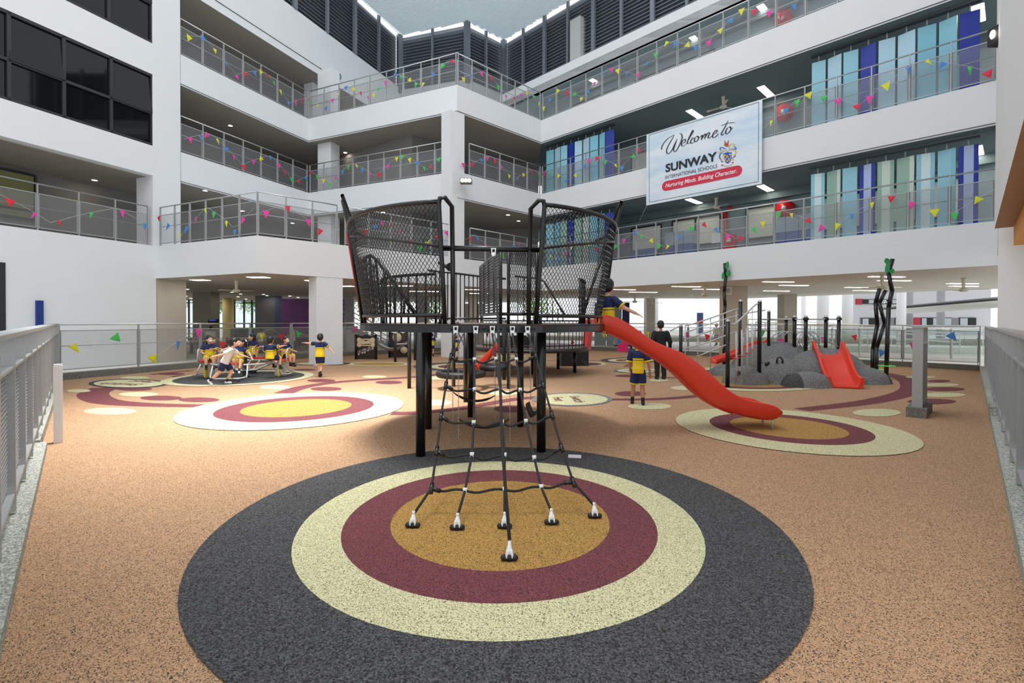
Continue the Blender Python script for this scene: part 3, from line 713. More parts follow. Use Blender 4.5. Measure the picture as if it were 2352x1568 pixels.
for sg, a0, a1, lab in ((-1, -12, -100, 0), (1, 24, 112, 1)):
    # bow frame: top hoop, middle hoop, foot hoop
    m = MB(); m.tube([flare(a0 + (a1 - a0) * i / 20, 2.93) for i in range(21)], .026, 10); build(m, 'top_hoop', BLACK, tower)
    m = MB(); m.tube([flare(a0 + (a1 - a0) * i / 20, 1.66) for i in range(21)], .024, 10)
    for t in (.02, .35, .8): m.tube([flare(a0 + (a1 - a0) * t, 1.66), on(a0 + (a1 - a0) * t, 1.74, DZ)], .02, 8)
    build(m, 'foot_hoop', BLACK, tower)
    m = MB(); m.tube([flare(a0 + (a1 - a0) * .8 * i / 16, 2.44 + .38 * (i / 16)) for i in range(17)], .016, 8); build(m, 'middle_hoop', BLACK, tower)
    for k, pz in enumerate((a0, a0 - sg * 3.6)):
        pass
    m = MB(); p, q = a0, a0 - sg * 3.4
    m.tube([on(p, rad(1.6), DZ), flare(p, 2.0), flare(p, 2.9), flare(p - sg * .5, 2.965), flare(q + sg * 1.2, 2.97), on(q, 1.80, 2.90), on(q, 1.76, 2.2), on(q, 1.75, DZ)], .027, 10); build(m, 'gate_post', BLACK, tower)
    # far end post with a loop standing above the hoop
    e = -76 if sg < 0 else 86
    m = MB(); m.tube([on(e, 1.76, DZ), flare(e, 2.9), flare(e, 3.28, .03), flare(e - sg * 2, 3.34, .02), flare(e + sg * 6, 3.16), flare(e + sg * 12, 3.08), flare(e + sg * 13, 2.9)], .026, 10); build(m, 'end_post', BLACK, tower)
    # expanded mesh as real wire
    r_w = .0046; m = MB(); ncol = 92; nrow = 17; z0, z1 = 1.68, 2.91; span = abs(a1 - a0) - 12
    for c in range(ncol):
        pts = []
        for r in range(nrow * 2 + 1):
            z = z0 + (z1 - z0) * r / (nrow * 2); o = (.5 if r % 2 else -.5) * (1 if c % 2 else -1)
            pts.append(flare(a0 + sg * (c + .5 + o) * span / ncol, z, -.004))
        m.tube(pts, r_w, 3, caps=False, smooth=False)
    build(m, 'mesh_infill', BLACK, tower)
    # curved red sheet behind the mesh
    m = MB(); b0, b1_ = (-76, -93)
    for i in range(12 if sg < 0 else 0):
        p, q = b0 + (b1_ - b0) * i / 12, b0 + (b1_ - b0) * (i + 1) / 12
        zt_ = 2.84 if i < 6 else 2.84 - (i - 5) * .05
        m.hexa([flare(p, 1.6, .04), flare(q, 1.6, .04), flare(q, 1.6, .055), flare(p, 1.6, .055), flare(p, zt_, .04), flare(q, zt_, .04), flare(q, zt_, .055), flare(p, zt_, .055)])
    if sg < 0: build(m, 'sheet_panel', REDM, tower, 'curved red sheet panel')
    # slanting hand rail with balusters inside the basket
    A = [(-104, 2.45), (-80, 2.47), (-50, 2.42), (-45, 2.37), (-26, 1.68)] if sg < 0 else [(116, 2.36), (96, 2.36), (76, 2.36), (74, 2.34), (56, 1.67)]
    m = MB(); m.tube([flare(a, z, -.06) for a, z in A], .024, 8)
    if sg < 0: build(m, 'hand_rail', BLACK, tower)
    def topz(a):
        for (p, zp), (q, zq) in zip(A, A[1:]):
            if min(p, q) <= a <= max(p, q): return zp + (zq - zp) * (a - p) / (q - p)
    a = A[0][0] - sg * 3
    while sg < 0 and (a - A[-1][0]) * sg > 4:
        m = MB(); m.tube([on(a, 1.72, 1.66), flare(a, topz(a), -.06)], .017, 6); build(m, 'baluster', BLACK, tower); a -= sg * 5
    # inner guard
    A0, A1 = (-20, -74) if sg < 0 else (64, 100)
    m = MB(); m.tube([on(A0 + (A1 - A0) * i / 10, 1.5, 2.17) for i in range(11)], .02, 8); m.tube([on(A0 + (A1 - A0) * i / 10, 1.5, 1.68) for i in range(11)], .015, 8); build(m, 'guard_rail', BLACK, tower)
    for i in range(11):
        a = A0 + (A1 - A0) * i / 10; m = MB(); m.tube([on(a, 1.5, DZ), on(a, 1.5, 2.17)], .013, 6); build(m, 'baluster', BLACK, tower)
# leaning tubes in the right basket
for a, b in ((70, 92), (78, 98)):
    m = MB(); m.tube([on(a, 1.45, DZ), flare(b, 2.9, -.03)], .018, 8); build(m, 'brace', BLACK, tower)
# bar across the front
m = MB(); fl_, fr_ = on(-12, 1.80, 2.43), on(24, 1.80, 2.43); m.tube([fl_, fr_], .032, 12); build(m, 'front_bar', BLACK, tower)
barY = (fl_.y + fr_.y) / 2
# ribbed divider, front mesh guard, back guards
m = MB(); A, B = un(1149, 600, 5.85), un(1103, 620, 7.6)
d = B - A
for i in range(20):
    z = 1.70 + i * .037; m.bar((A.x, A.y, z), (B.x, B.y, z), .02, .024)
m.bar((A.x, A.y, 2.44), (B.x, B.y, 2.43), .03); m.bar((A.x, A.y, 1.68), (B.x, B.y, 1.68), .03)
for t in (0, .25, .5, .75, 1): m.bar((A.x + d.x * t, A.y + d.y * t, 1.68), (A.x + d.x * t, A.y + d.y * t, 2.44), .03)
build(m, 'ribbed_divider', BLACK, tower)
m = MB()
for px in (1150, 1168, 1233): q = un(px, 650, 5.82); m.tube([(q.x, q.y, DZ), (q.x, q.y, 2.42)], .019, 8)
p, q = un(1150, 650, 5.82), un(1233, 650, 5.82); m.tube([(p.x, p.y, 1.68), (q.x, q.y, 1.68)], .019, 8)
build(m, 'front_guard', BLACK, tower)
m = MB(); p = un(1168, 650, 5.82); nc = 26
for c in range(nc):
    pts = []
    for r in range(19):
        o = (.5 if r % 2 else -.5) * (1 if c % 2 else -1); t = (c + .5 + o) / nc; pts.append((p.x + (q.x - p.x) * t, p.y, 1.70 + .71 * r / 18))
    m.tube(pts, .004, 3, caps=False, smooth=False)
build(m, 'mesh_infill', BLACK, tower)
m = MB(); m.tube([on(-142, 1.76, 2.5), on(-160, 1.76, 2.47), on(-176, 1.76, 2.42), on(-190, 1.76, 2.38)], .02, 8); m.tube([on(-142, 1.76, 1.64), on(-190, 1.76, 1.64)], .018, 8); build(m, 'guard_rail', BLACK, tower)
for i in range(13):
    a = -144 - i * 2.6; m = MB(); m.tube([on(a, 1.76, 1.6), on(a, 1.76, 2.5 - i * .007)], .012, 6); build(m, 'baluster', BLACK, tower)
m = MB(); m.tube([on(-196, 1.7, 2.42), on(-212, 1.7, 2.36), on(-216, 1.7, 2.3), on(-232, 1.7, 1.68)], .018, 8); build(m, 'hand_rail', BLACK, tower)
for i in range(9):
    a = -198 - i * 4; m = MB(); m.tube([on(a, 1.7, 1.58), on(a, 1.7, 2.4 if i < 4 else 2.4 - (i - 3) * .145)], .010, 6); build(m, 'baluster', BLACK, tower)
m = MB(); tp = un(1026, 612, 6.9); tq = un(1034, 613, 6.75); m.tube([tp - V((.12, 0, -.06)), tp, tq], [.02, .03, .055], 12); m.tube([tq, tq + (tq - tp).normalized() * .02], .06, 14); build(m, 'telescope', BLACK, tower)
m = MB()
for px in (1038, 1112, 1149, 1226): q = un(px, 753, 5.6); m.ell((q.x, q.y - .01, DZ - .05), (.018, .012, .018))
for px in (1004, 1022, 1050, 1222, 1240):
    q = un(px, 741, 5.75); m.lathe([(.035, 0), (.035, .006), (.016, .008), (.016, .022), (0, .024)], (q.x, q.y + .03, DZ), n=10)
build(m, 'bolt', BLACKM, tower)

# ------------------------------------------------------------------ rope net on the front of the tower
net = thing('climbing_net', 'black rope climbing net with white clamps pegged to the gold circle', 'climbing net', (TC.x, 4.0, 0))
tops = [V((un(px, 757, 5.53).x, 5.53, DZ - .055)) for px in (1047, 1093, 1131, 1177, 1212)]
feet = [unz(*p) for p in ((948, 1214), (1050, 1219), (1159, 1216), (1267, 1207), (1366, 1192))]
def netpt(px, py):
    z = .8
    for _ in range(30):
        Y = 5.53 - (DZ - .06 - z) / (DZ - .06) * 1.70; q = un(px, py, Y); z = .5 * z + .5 * q.z
    return q
rows = [((1036, 819), (1090, 825), (1139, 824), (1186, 825), (1231, 818)), ((1024, 885), (1090, 894), (1149, 893), (1195, 895), (1248, 884)), ((1013, 956), (1088, 970), (1153, 969), (1208, 967), (1268, 953)),
        ((1003, 1036), (1084, 1044), (1159, 1045), (1227, 1051), (1290, 1028)), ((991, 1121), (1068, 1126), (1159, 1124), (1243, 1118), (1317, 1107))]
N = [[netpt(*p) for p in r] for r in rows]
for c in range(5):
    m = MB(); m.tube([tops[c] + V((0, -.03, -.05))] + [N[r][c] for r in range(5)] + [feet[c] + V((0, .03, .1))], .011, 8); build(m, 'rope', ROPE, net)
for r in range(5):
    pts = []
    for c in range(4):
        a, b = N[r][c], N[r][c + 1]
        for i in range(8):
            t = i / 8; s = .035 * math.sin(math.pi * t) * (1 if r < 4 else .3) + .012 * math.sin(2 * math.pi * t)
            pts.append(a + (b - a) * t + V((0, 0, -s)))
    pts.append(N[r][4]); m = MB(); m.tube(pts, .011, 8); build(m, 'rope', ROPE, net)
    for c in (0, 4):
        sg = 1 if c == 0 else -1; p = N[r][c]; dn = (N[min(4, r + 1)][c] - N[max(0, r - 1)][c]).normalized(); q = pts[2] if c == 0 else pts[-3]
        m = MB(); m.tube([p - dn * .045, p + dn * .045], .02, 10); m.tube([p, p + (q - p).normalized() * .08], .018, 10); build(m, 'tee_joint', BLACK, net)
    for c in (1, 2, 3):
        m = MB(); m.tube([N[r][c] + V((0, 0, .02)), N[r][c] - V((0, 0, .02))], .019, 10); build(m, 'clamp', WPL, net)
def foot_clamp(p, par, top=False, d=V((0, .25, 1))):
    d = d.normalized(); m = MB()
    if top:
        for s in (-1, 1): m.bar(p + V((s * .022, 0, .028)), p + V((s * .018, -.01, -.05)), .012, .03)
        m.bar(p + V((-.03, 0, .028)), p + V((.03, 0, .028)), .02, .014); m.bar(p + V((0, -.006, -.015)), p + V((0, -.012, -.055)), .042, .02, up=(0, 1, 0)); m.tube([p + V((0, -.01, -.035)), p + V((0, -.015, -.085))], [.02, .012], 10)
    else:
        for s in (-1, 1): m.cap(p + V((s * .021, -.012, .028)), p + V((s * .012, .004, .07)), .0085, .0105, 8)
        m.cap(p + V((0, .012, .06)), p + V((0, .03, .095)), .024, .013, 12); m.tube([p + V((0, .03, .095)), p + d * .125], [.013, .012], 10)
    build(m, 'shackle', WPL, par)
    m = MB(); zc = 0 if top else .032
    if top:
        m.tube([p + V((-.045, .015, 0)), p + V((.045, .015, 0))], .018, 10); m.tube([p + V((0, .02, 0)), p + V((0, .06, 0))], .012, 8)
    else:
        m.cap(p + V((-.038, 0, zc - .006)), p + V((-.022, 0, zc - .006)), .021, .021, 12); m.cap(p + V((.022, 0, zc - .006)), p + V((.038, 0, zc - .006)), .021, .021, 12); m.tube([p + V((0, 0, .003)), p + V((0, 0, .045))], .02, 12)
    build(m, 'anchor', BLACKM, par)
for q in tops: foot_clamp(q, net, True)
for q, r in zip(feet, N[4]): q.z = 0.003; foot_clamp(q, net, d=(r[0] if False else V((0, .3, 1))))
pole = thing('climbing_rope', 'single black climbing rope running from the front bar to the nearest floor anchor', 'rope', (0, 3.3, 0))
fb = V((un(1134, 577, barY).x, barY - .035, 2.40)); ff = unz(1170, 1290); ff.z = .003
m = MB(); m.tube([fb - V((0, .01, .06)), fb + (ff - fb) * .35 + V((.01, -.02, 0)), fb + (ff - fb) * .75 + V((-.01, .0, 0)), ff + V((0, .05, .12))], .012, 8); build(m, 'rope', ROPE, pole)
foot_clamp(fb, pole, True); foot_clamp(ff, pole, d=V((0, .5, 1)))
# white plate on the rubber
q = unz(1320, 1050); single((lambda mb: (mb.obox((q.x, q.y), (1, -.15), .15, .12, .001, .016), mb)[1])(MB()), 'floor_plate', WPL, 'small plain white plate lying on the charcoal ring beside the net', 'plate')

# ------------------------------------------------------------------ chains, rubber rungs and a swing seat under the deck
def chain(m, a, b, link=.034, r=.0028):
    a = V(a); b = V(b); L = (b - a).length; n = max(2, int(L / (link * .78))); t = (b - a).normalized(); x = t.orthogonal().normalized(); y = t.cross(x)
    for i in range(n):
        c = a + (b - a) * ((i + .5) / n); s = x if i % 2 else y
        m.tube([c + t * (link / 2 * math.cos(k * math.pi / 4)) + s * (link * .26 * math.sin(k * math.pi / 4)) for k in range(8)], r, 4, closed=True)
def hang(px0, px1, ybot0, ybot1, Y, rungs, label):
    t = thing('chain_ladder', label, 'chain ladder', (un(px0, 800, Y).x, Y, 0.1))
    for px, yb in ((px0, ybot0), (px1, ybot1)):
        a = V((un(px, 780, Y).x, Y, DZ - .11)); b = un(px, yb, Y); m = MB(); chain(m, a, b); build(m, 'chain', CHROME, t)
    for (pa, pb) in rungs:
        a, b = un(*pa, Y), un(*pb, Y); m = MB(); pts = [a + (b - a) * (i / 10) + V((0, 0, -.11 * math.sin(math.pi * i / 10) ** .8 if 0 < i < 10 else 0)) for i in range(11)]
        m.tube(pts, [.006, .012] + [.019] * 7 + [.012, .006], 8); build(m, 'rung', BLACKM, t)
    return t
hang(1040, 1137, 980, 968, 7.6, [((1040, 900), (1137, 908))], 'chain ladder with one sagging rubber rung, farther back under the deck')
hang(1053, 1171, 1040, 1032, 6.4, [((1054, 962), (1170, 962))], 'chain ladder with low sagging rubber rung, nearest behind the net')
t = thing('swing_seat', 'black bucket swing seat on a chain beside the right front tower post', 'swing', (.3, 7.0, .4))
m = MB(); Y = 7.0; a = V((un(1218, 780, Y).x, Y, DZ - .11)); b = un(1219, 915, Y); chain(m, a, b); c1, c2 = un(1213, 930, Y), un(1226, 930, Y); m.tube([b, c1], .003, 4); m.tube([b, c2], .003, 4); chain(m, un(1220, 952, Y), un(1218, 990, Y)); build(m, 'chain', CHROME, t)
m = MB(); c1, c2 = un(1212, 927, Y - .08), un(1232, 945, Y + .1)
n = 10; rowsq = []
for i in range(n + 1):
    s = i / n; base = c1 + (c2 - c1) * s; sag = .09 * math.sin(math.pi * s); rowsq.append([base + V((-.03, -.09, -sag + .02)), base + V((.03, .09, -sag + .02)), base + V((.03, .09, -sag - .03)), base + V((-.03, -.09, -sag - .03))])
for i in range(n): m.hexa([rowsq[i][3], rowsq[i + 1][3], rowsq[i + 1][2], rowsq[i][2], rowsq[i][0], rowsq[i + 1][0], rowsq[i + 1][1], rowsq[i][1]])
build(m, 'seat', BLACKM, t)

# ------------------------------------------------------------------ slides
def chute(path, hw, mt, name, par, lip=.035, floor_t=.035, inset=.05, vis=None):
    "path: (centre point V, outer bottom z, wall top z, across unit) stations; open-topped trough"
    m = MB(); rows = []
    for (c, zb, zt, ac) in path:
        ac = V((ac[0], ac[1], 0)).normalized(); h = zt - zb; q = []
        prof = [(-hw + .05, 0), (-hw + .01, .04), (-hw, h * .5), (-hw - .012, h - .02), (-hw - .004, h), (-hw + lip * .6, h + .004), (-hw + lip, h - .015), (-hw + lip + .008, h * .55), (-hw + lip + .06, floor_t + .012),
                (-hw + .16, floor_t)]
        prof = prof + [(-x, y) for x, y in reversed(prof)]
        for x, y in prof: q.append(V((c.x, c.y, zb + y)) + ac * x)
        rows.append(q)
    k = len(rows[0]); vs = [p for r in rows for p in r]; fs = []
    for i in range(len(rows) - 1):
        for j in range(k): fs.append((i * k + j, i * k + (j + 1) % k, (i + 1) * k + (j + 1) % k, (i + 1) * k + j))
    m.add(vs, fs, 0, True); o = len(m.v) - len(vs)
    for base, rev in ((0, 0), ((len(rows) - 1) * k, 1)):
        g = [(j, j + 1, 8 - j, 9 - j) for j in range(4)] + [(19 - j, 10 + j, 11 + j, 18 - j) for j in range(4)] + [(0, 9, 10, 19)]
        for q in g:
            f = [o + base + t for t in q]; m.f.append(f if rev else list(reversed(f))); m.m.append(0); m.s.append(False)
    return build(m, name, mt, par)
def interp(tab, x):
    if x <= tab[0][0]: return tab[0][1]
    for (a, b), (c, d) in zip(tab, tab[1:]):
        if x <= c: t = (x - a) / (c - a); t = t * t * (3 - 2 * t) * .35 + t * .65; return b + (d - b) * t
    return tab[-1][1]
slide = thing('slide', 'long wavy red slide running down from the tall tower deck', 'slide', (1.3, 7.2, 0))
def smooth(tab, it=2):
    xs = [tab[0][0] + (tab[-1][0] - tab[0][0]) * i / 40 for i in range(41)]; ys = [interp(tab, x) for x in xs]
    for _ in range(it): ys = [ys[0]] + [(ys[i - 1] + 2 * ys[i] + ys[i + 1]) / 4 for i in range(1, 40)] + [ys[-1]]
    return list(zip(xs, ys))
TE = [(1378, 722), (1400, 724), (1420, 730), (1445, 743), (1470, 762), (1500, 783), (1530, 796), (1560, 806), (1600, 830), (1630, 856), (1660, 886), (1690, 908), (1720, 920), (1760, 927), (1785, 932), (1797, 944)]
BE = [(1378, 757), (1410, 766), (1450, 786), (1500, 816), (1540, 842), (1570, 868), (1600, 899), (1630, 924), (1660, 940), (1690, 951), (1730, 962), (1760, 966), (1785, 967), (1797, 958)]
yn = 6.98
T_ = smooth(TE); B_ = smooth(BE)
path = []
for (x, yt), (x2, yb) in zip(T_, B_):
    Yn = yn + (x - 1378) * .0004; a = un(x, yt, Yn); b = un(x, yb, Yn); path.append((V((a.x, Yn + .27, 0)), b.z, a.z, (0, 1)))
chute(path, .27, REDP, 'chute', slide)
for dy in (-.272, -.16, -.05):
    m = MB()
    for i in range(2, len(path) - 3):
        c, zb, zt, ac = path[i]; c2, zb2, zt2, _ = path[i + 1]
        if dy < -.2: m.bar((c.x, c.y + dy, zb + (zt - zb) * .62), (c2.x, c2.y + dy, zb2 + (zt2 - zb2) * .62), .006, .010)
        elif i < 30: m.bar((c.x, c.y + dy, zb - .01), (c2.x, c2.y + dy, zb2 - .01), .03, .03)
    build(m, 'rib', REDP, slide)
m = MB(); c = path[0][0]; m.box(c.x - .09, c.x + .03, c.y - .3, c.y + .3, DZ - .12, DZ - .03); build(m, 'bracket', BLACKM, slide)
for p in ((1752, 978), (1775, 986)):
    q = unz(*p); top = min(path, key=lambda s: abs(s[0].x - q.x))[1]
    m = MB(); m.tube([(q.x, q.y, .001), (q.x, q.y, top + .03)], .017, 10); build(m, 'leg', ALU, slide); m = MB(); m.lathe([(.06, 0), (.05, .006), (0, .008)], (q.x, q.y, .001), n=14); build(m, 'foot_plate', REDP, slide)

# ------------------------------------------------------------------ farther low tower
T2 = P2(.62, 15.2); R2 = 1.78; D2 = .82
tw = thing('low_tower', 'low black play platform with red side panel and dark climbing box, behind the tall tower', 'play tower', (T2.x, T2.y, 0))
m = MB(); m.prism([(p.x, p.y) for p in ring_pts(T2, R2, 0, 40)], D2 - .03, D2); build(m, 'deck_board', DECKB, tw)
m = MB(); m.tube([(p.x, p.y, D2 - .07) for p in ring_pts(T2, R2, 0, 40)], .05, 8, closed=True); build(m, 'deck_rim', BLACK, tw)
for p in ((1158, 872), (1223, 859), (1282, 847), (1320, 856)):
    q = unz(*p); m = MB(); m.tube([(q.x, q.y, 0), (q.x, q.y, 1.62 if p[0] in (1158, 1223) else D2 - .1)], .052, 12); build(m, 'post', BLACK, tw)
def on2(a, r, z): return V((T2.x + r * math.sin(dg(a)), T2.y - r * math.cos(dg(a)), z))
m = MB(); m.tube([on2(a, 1.74, 1.6) for a in range(-60, 62, 8)], .022, 8); m.tube([on2(a, 1.74, .9) for a in range(-60, 62, 8)], .018, 8); build(m, 'guard_rail', BLACK, tw)
for a in range(-56, 60, 5):
    m = MB(); m.tube([on2(a, 1.74, D2), on2(a, 1.76, 1.6)], .012, 6); build(m, 'baluster', BLACK, tw)
m = MB()
for i in range(10):
    p, q = 62 + i * 5, 67 + i * 5; m.hexa([on2(p, 1.8, .78), on2(q, 1.8, .78), on2(q, 1.82, .78), on2(p, 1.82, .78), on2(p, 1.9, 1.66), on2(q, 1.9, 1.66), on2(q, 1.92, 1.66), on2(p, 1.92, 1.66)])
build(m, 'sheet_panel', REDM, tw, 'curved red sheet panel')
m = MB(); q0_, q1_ = unz(1290, 841), unz(1352, 840); m.prism([(q0_.x, q0_.y), (q1_.x, q1_.y), (q1_.x, q1_.y + .8), (q0_.x - .1, q0_.y + .8)], 0.001, .66); build(m, 'climbing_box', BLACKM, tw)
m = MB(); q = unz(1352, 840); m.hexa([(q.x - .75, q.y - .03, .66), (q.x - .6, q.y - .03, .66), (q.x - .6, q.y, .66), (q.x - .75, q.y, .66)][::-1] + [(q.x - .12, q.y - .06, .02), (q.x + .02, q.y - .06, .02), (q.x + .02, q.y, .02), (q.x - .12, q.y, .02)][::-1]); build(m, 'ladder_side', CHAR, tw)
m = MB(); a, b = un(1142, 770, 14.2), un(1236, 808, 14.2); m.box(a.x, b.x, 14.2, 14.3, b.z, a.z); build(m, 'side_panel', BLACKM, tw)
sl2 = thing('slide', 'short red slide beneath and behind the tall tower, left of the low platform', 'slide', (-.8, 13.6, 0))
pa = []
for i in range(13):
    t = i / 12; c = un(1146 - 58 * t, 800, 13.7); zt_ = 1.02 - .72 * t ** 1.1; pa.append((V((c.x, 13.9, 0)), max(.03, zt_ - .26), zt_, (0, 1)))
chute(pa, .25, REDP, 'chute', sl2)
m = MB(); m.tube([(-.5, 13.9, .002), (-.5, 13.9, pa[0][1] + .03)], .02, 8); build(m, 'leg', ALU, sl2)
# basket swings
def basket(px, py, z, R, label, tilt=0, beam=1.42, n=4):
    c = unz(px, py, z); t = thing('basket_swing', label, 'swing', (c.x, c.y, 0))
    m = MB(); m.tube([(c.x + R * math.cos(2 * math.pi * i / 28), c.y + R * math.sin(2 * math.pi * i / 28), z) for i in range(28)], .075, 10, closed=True); build(m, 'ring_seat', BLACKM, t)
    m = MB()
    for i in range(-4, 5):
        s = i / 5 * R; l = math.sqrt(R * R - s * s); m.tube([(c.x + s, c.y - l, z), (c.x + s, c.y + l, z)], .006, 4); m.tube([(c.x - l, c.y + s, z), (c.x + l, c.y + s, z)], .006, 4)
    build(m, 'net', ROPE, t)
    for i in range(4):
        a = math.pi / 4 + i * math.pi / 2; m = MB(); p = V((c.x + R * math.cos(a), c.y + R * math.sin(a), z + .07)); m.tube([p, (c.x + (.35 if math.cos(a) < 0 else -.35) * .3, c.y, beam - .03)], .008, 6); build(m, 'rope', ROPE, t)
    m = MB(); m.tube([(c.x - R - .75, c.y, beam), (c.x + R + .65, c.y, beam)], .04, 10); build(m, 'beam', BLACK, t)
    for s in (-R - .7, R + .6): m = MB(); m.tube([(c.x + s, c.y, 0.001), (c.x + s, c.y, beam)], .045, 10); build(m, 'post', BLACK, t)
basket(1059, 858, .35, .52, 'round black basket swing hanging low, seen between the tower posts')
basket(1140, 843, .47, .34, 'smaller round black basket swing behind the net, right of the larger one')

# ------------------------------------------------------------------ rubber hill with its equipment
domes = [(7.0, 12.75, .58, .56, .66), (6.05, 12.62, .58, .48, .45), (8.72, 13.55, 1.08, 1.0, .87), (8.1, 14.9, 1.4, .9, .99), (7.27, 11.98, .60, .36, .38), (9.25, 12.95, .72, .62, .42)]
def which(x, y):
    return max(range(6), key=lambda i: domes[i][4] * max(0, 1 - ((x - domes[i][0]) / domes[i][2]) ** 2 - ((y - domes[i][1]) / domes[i][3]) ** 2) ** .5)
nx, ny = 170, 130; x0, x1, y0, y1 = 5.2, 10.2, 11.5, 16.1
def hz(x, y):
    s = 0; w = 0
    for cx, cy, rx, ry, h in domes:
        d = ((x - cx) / rx) ** 2 + ((y - cy) / ry) ** 2
        if d < 1: z = h * (1 - d) ** .5; s += z ** 10
    return s ** (1 / 10)
m = MB(); vs = []; fs = []
for j in range(ny + 1):
    for i in range(nx + 1): x = x0 + (x1 - x0) * i / nx; y = y0 + (y1 - y0) * j / ny; vs.append((x, y, hz(x, y) - .004))
fa, fb_ = [], []
for j in range(ny):
    for i in range(nx):
        q = [j * (nx + 1) + i, j * (nx + 1) + i + 1, (j + 1) * (nx + 1) + i + 1, (j + 1) * (nx + 1) + i]
        if max(vs[k][2] for k in q) > .004:
            cx = vs[q[0]][0]; cy = vs[q[0]][1]
            dark = (6.6 < cx < 6.99 and cy < 12.22) or cx > 9.66
            (fb_ if dark else fa).append(q)
m.add(vs, fa, 0, True); o = len(m.f)
for q in fb_: m.f.append(q); m.m.append(1); m.s.append(True)
hill = tag(build(m, 'rubber_hill', [RGREY, RDARK], None, None, (7.6, 13.6, 0)), 'grey crumb-rubber play hill shaped like a resting hippo', 'play hill')
def onhill(px, py):
    best = None; Y = 11.6
    while Y < 16: 
        q = un(px, py, Y)
        if q.z <= hz(q.x, q.y): return q
        Y += .01
    return un(px, py, 13)
m = MB()
for p in ((1763, 836), (1752, 834)): q = onhill(*p); m.ell(q, (.075, .06, .07) if p[0] == 1763 else (.02, .02, .02))
q = onhill(1694, 860); build(m, 'eye', BLACK, hill)
m = MB(); q = onhill(1789, 836); m.tube([q + V((-.06, 0, .02)), q + V((-.04, 0, .15)), q + V((.03, 0, .18)), q + V((.1, 0, .11)), q + V((.08, 0, -.05))], .022, 8); build(m, 'ear', BLACK, hill)
m = MB(); q = onhill(1697, 860); m.ell(q + V((0, .015, 0)), (.055, .04, .1)); build(m, 'nostril', RDARK, hill)
def hpost(px, ytop, ybase, Y, r=.05, label=None):
    a = un(px, ytop, Y); z = max(0, hz(a.x, a.y)) - .02 if hz(a.x, a.y) > .03 else 0.0
    t = thing('play_post', label, 'post', (a.x, a.y, z), 'posts round the rubber hill')
    m = MB(); m.tube([(a.x, a.y, z), (a.x, a.y, a.z)], r, 14); build(m, 'post', BLACK, t)
    m = MB(); m.lathe([(r, 0), (r * .9, .03), (r * .5, .05), (0, .055)], (a.x, a.y, a.z), n=12); build(m, 'cap', ALU, t)
    if ybase: m = MB(); m.tube([(a.x, a.y, a.z - .09), (a.x, a.y, a.z - .02)], r * 1.5, 10); build(m, 'collar', BLACKM, t)
    return a
hp = [hpost(px, yt, yb, Y, r, l) for px, yt, yb, Y, r, l in (
    (1672, 738, 0, 11.8, .048, 'black post standing alone at the front left of the hill, before the hanging pods'),
    (1745, 693, 0, 12.35, .05, 'tall black post planted in the front of the hill beside the hippo eye'),
    (1701, 692, 0, 14.0, .05, 'tall black post behind the hanging pods where the bridge rails end'),
    (1766, 716, 0, 14.6, .045, 'black post beside the upper end of the long red hill slide'),
    (1806, 730, 1, 15.4, .045, 'farthest black post on top of the hill, behind the spiral hoops'),
    (1825, 728, 1, 14.5, .05, 'black post on the hill crest left of the wide slide, behind the nearer crest post'),
    (1851, 728, 1, 13.8, .05, 'black post on the hill crest just left of the wide red slide'),
    (1897, 728, 1, 14.3, .05, 'black post directly above the wide red slide'),
    (1927, 728, 1, 14.6, .05, 'rightmost black post of the hill crest, behind the wide slide'),
    (1564, 748, 0, 14.5, .05, 'black post at the low end of the silver bridge rails, left of the hill'))]
t = thing('spiral_climber', 'silver tube hoops and top rail joining the black posts above the rubber hill', 'climber', (8.2, 14.4, .9))
m = MB(); m.tube([un(x, 733, Y) for x, Y in ((1748, 14.4), (1766, 14.6), (1825, 14.5), (1851, 13.8), (1897, 14.3), (1932, 14.6))], .02, 8); build(m, 'top_rail', ALU, t)
for cx, cy, rx, ry, Y in ((1797, 785, 25, 24, 14.8), (1806, 781, 22, 20, 14.7), (1814, 778, 14, 16, 14.6), (1842, 782, 16, 20, 14.6), (1852, 781, 18, 18, 14.5), (1862, 783, 20, 22, 14.4)):
    m = MB(); m.tube([un(cx + rx * math.cos(2 * math.pi * i / 28), cy + ry * math.sin(2 * math.pi * i / 28), Y + .12 * math.sin(2 * math.pi * i / 28)) for i in range(28)], .015, 6, closed=True); build(m, 'hoop', ALU, t)
m = MB(); m.tube([un(x, y, 14.2) for x, y in ((1834, 806), (1831, 785), (1838, 768), (1855, 764), (1872, 775), (1885, 800))], .018, 8); m.tube([un(x, y, 14.5) for x, y in ((1850, 786), (1880, 778), (1905, 784), (1925, 796))], .018, 8); build(m, 'arch_tube', ALU, t)
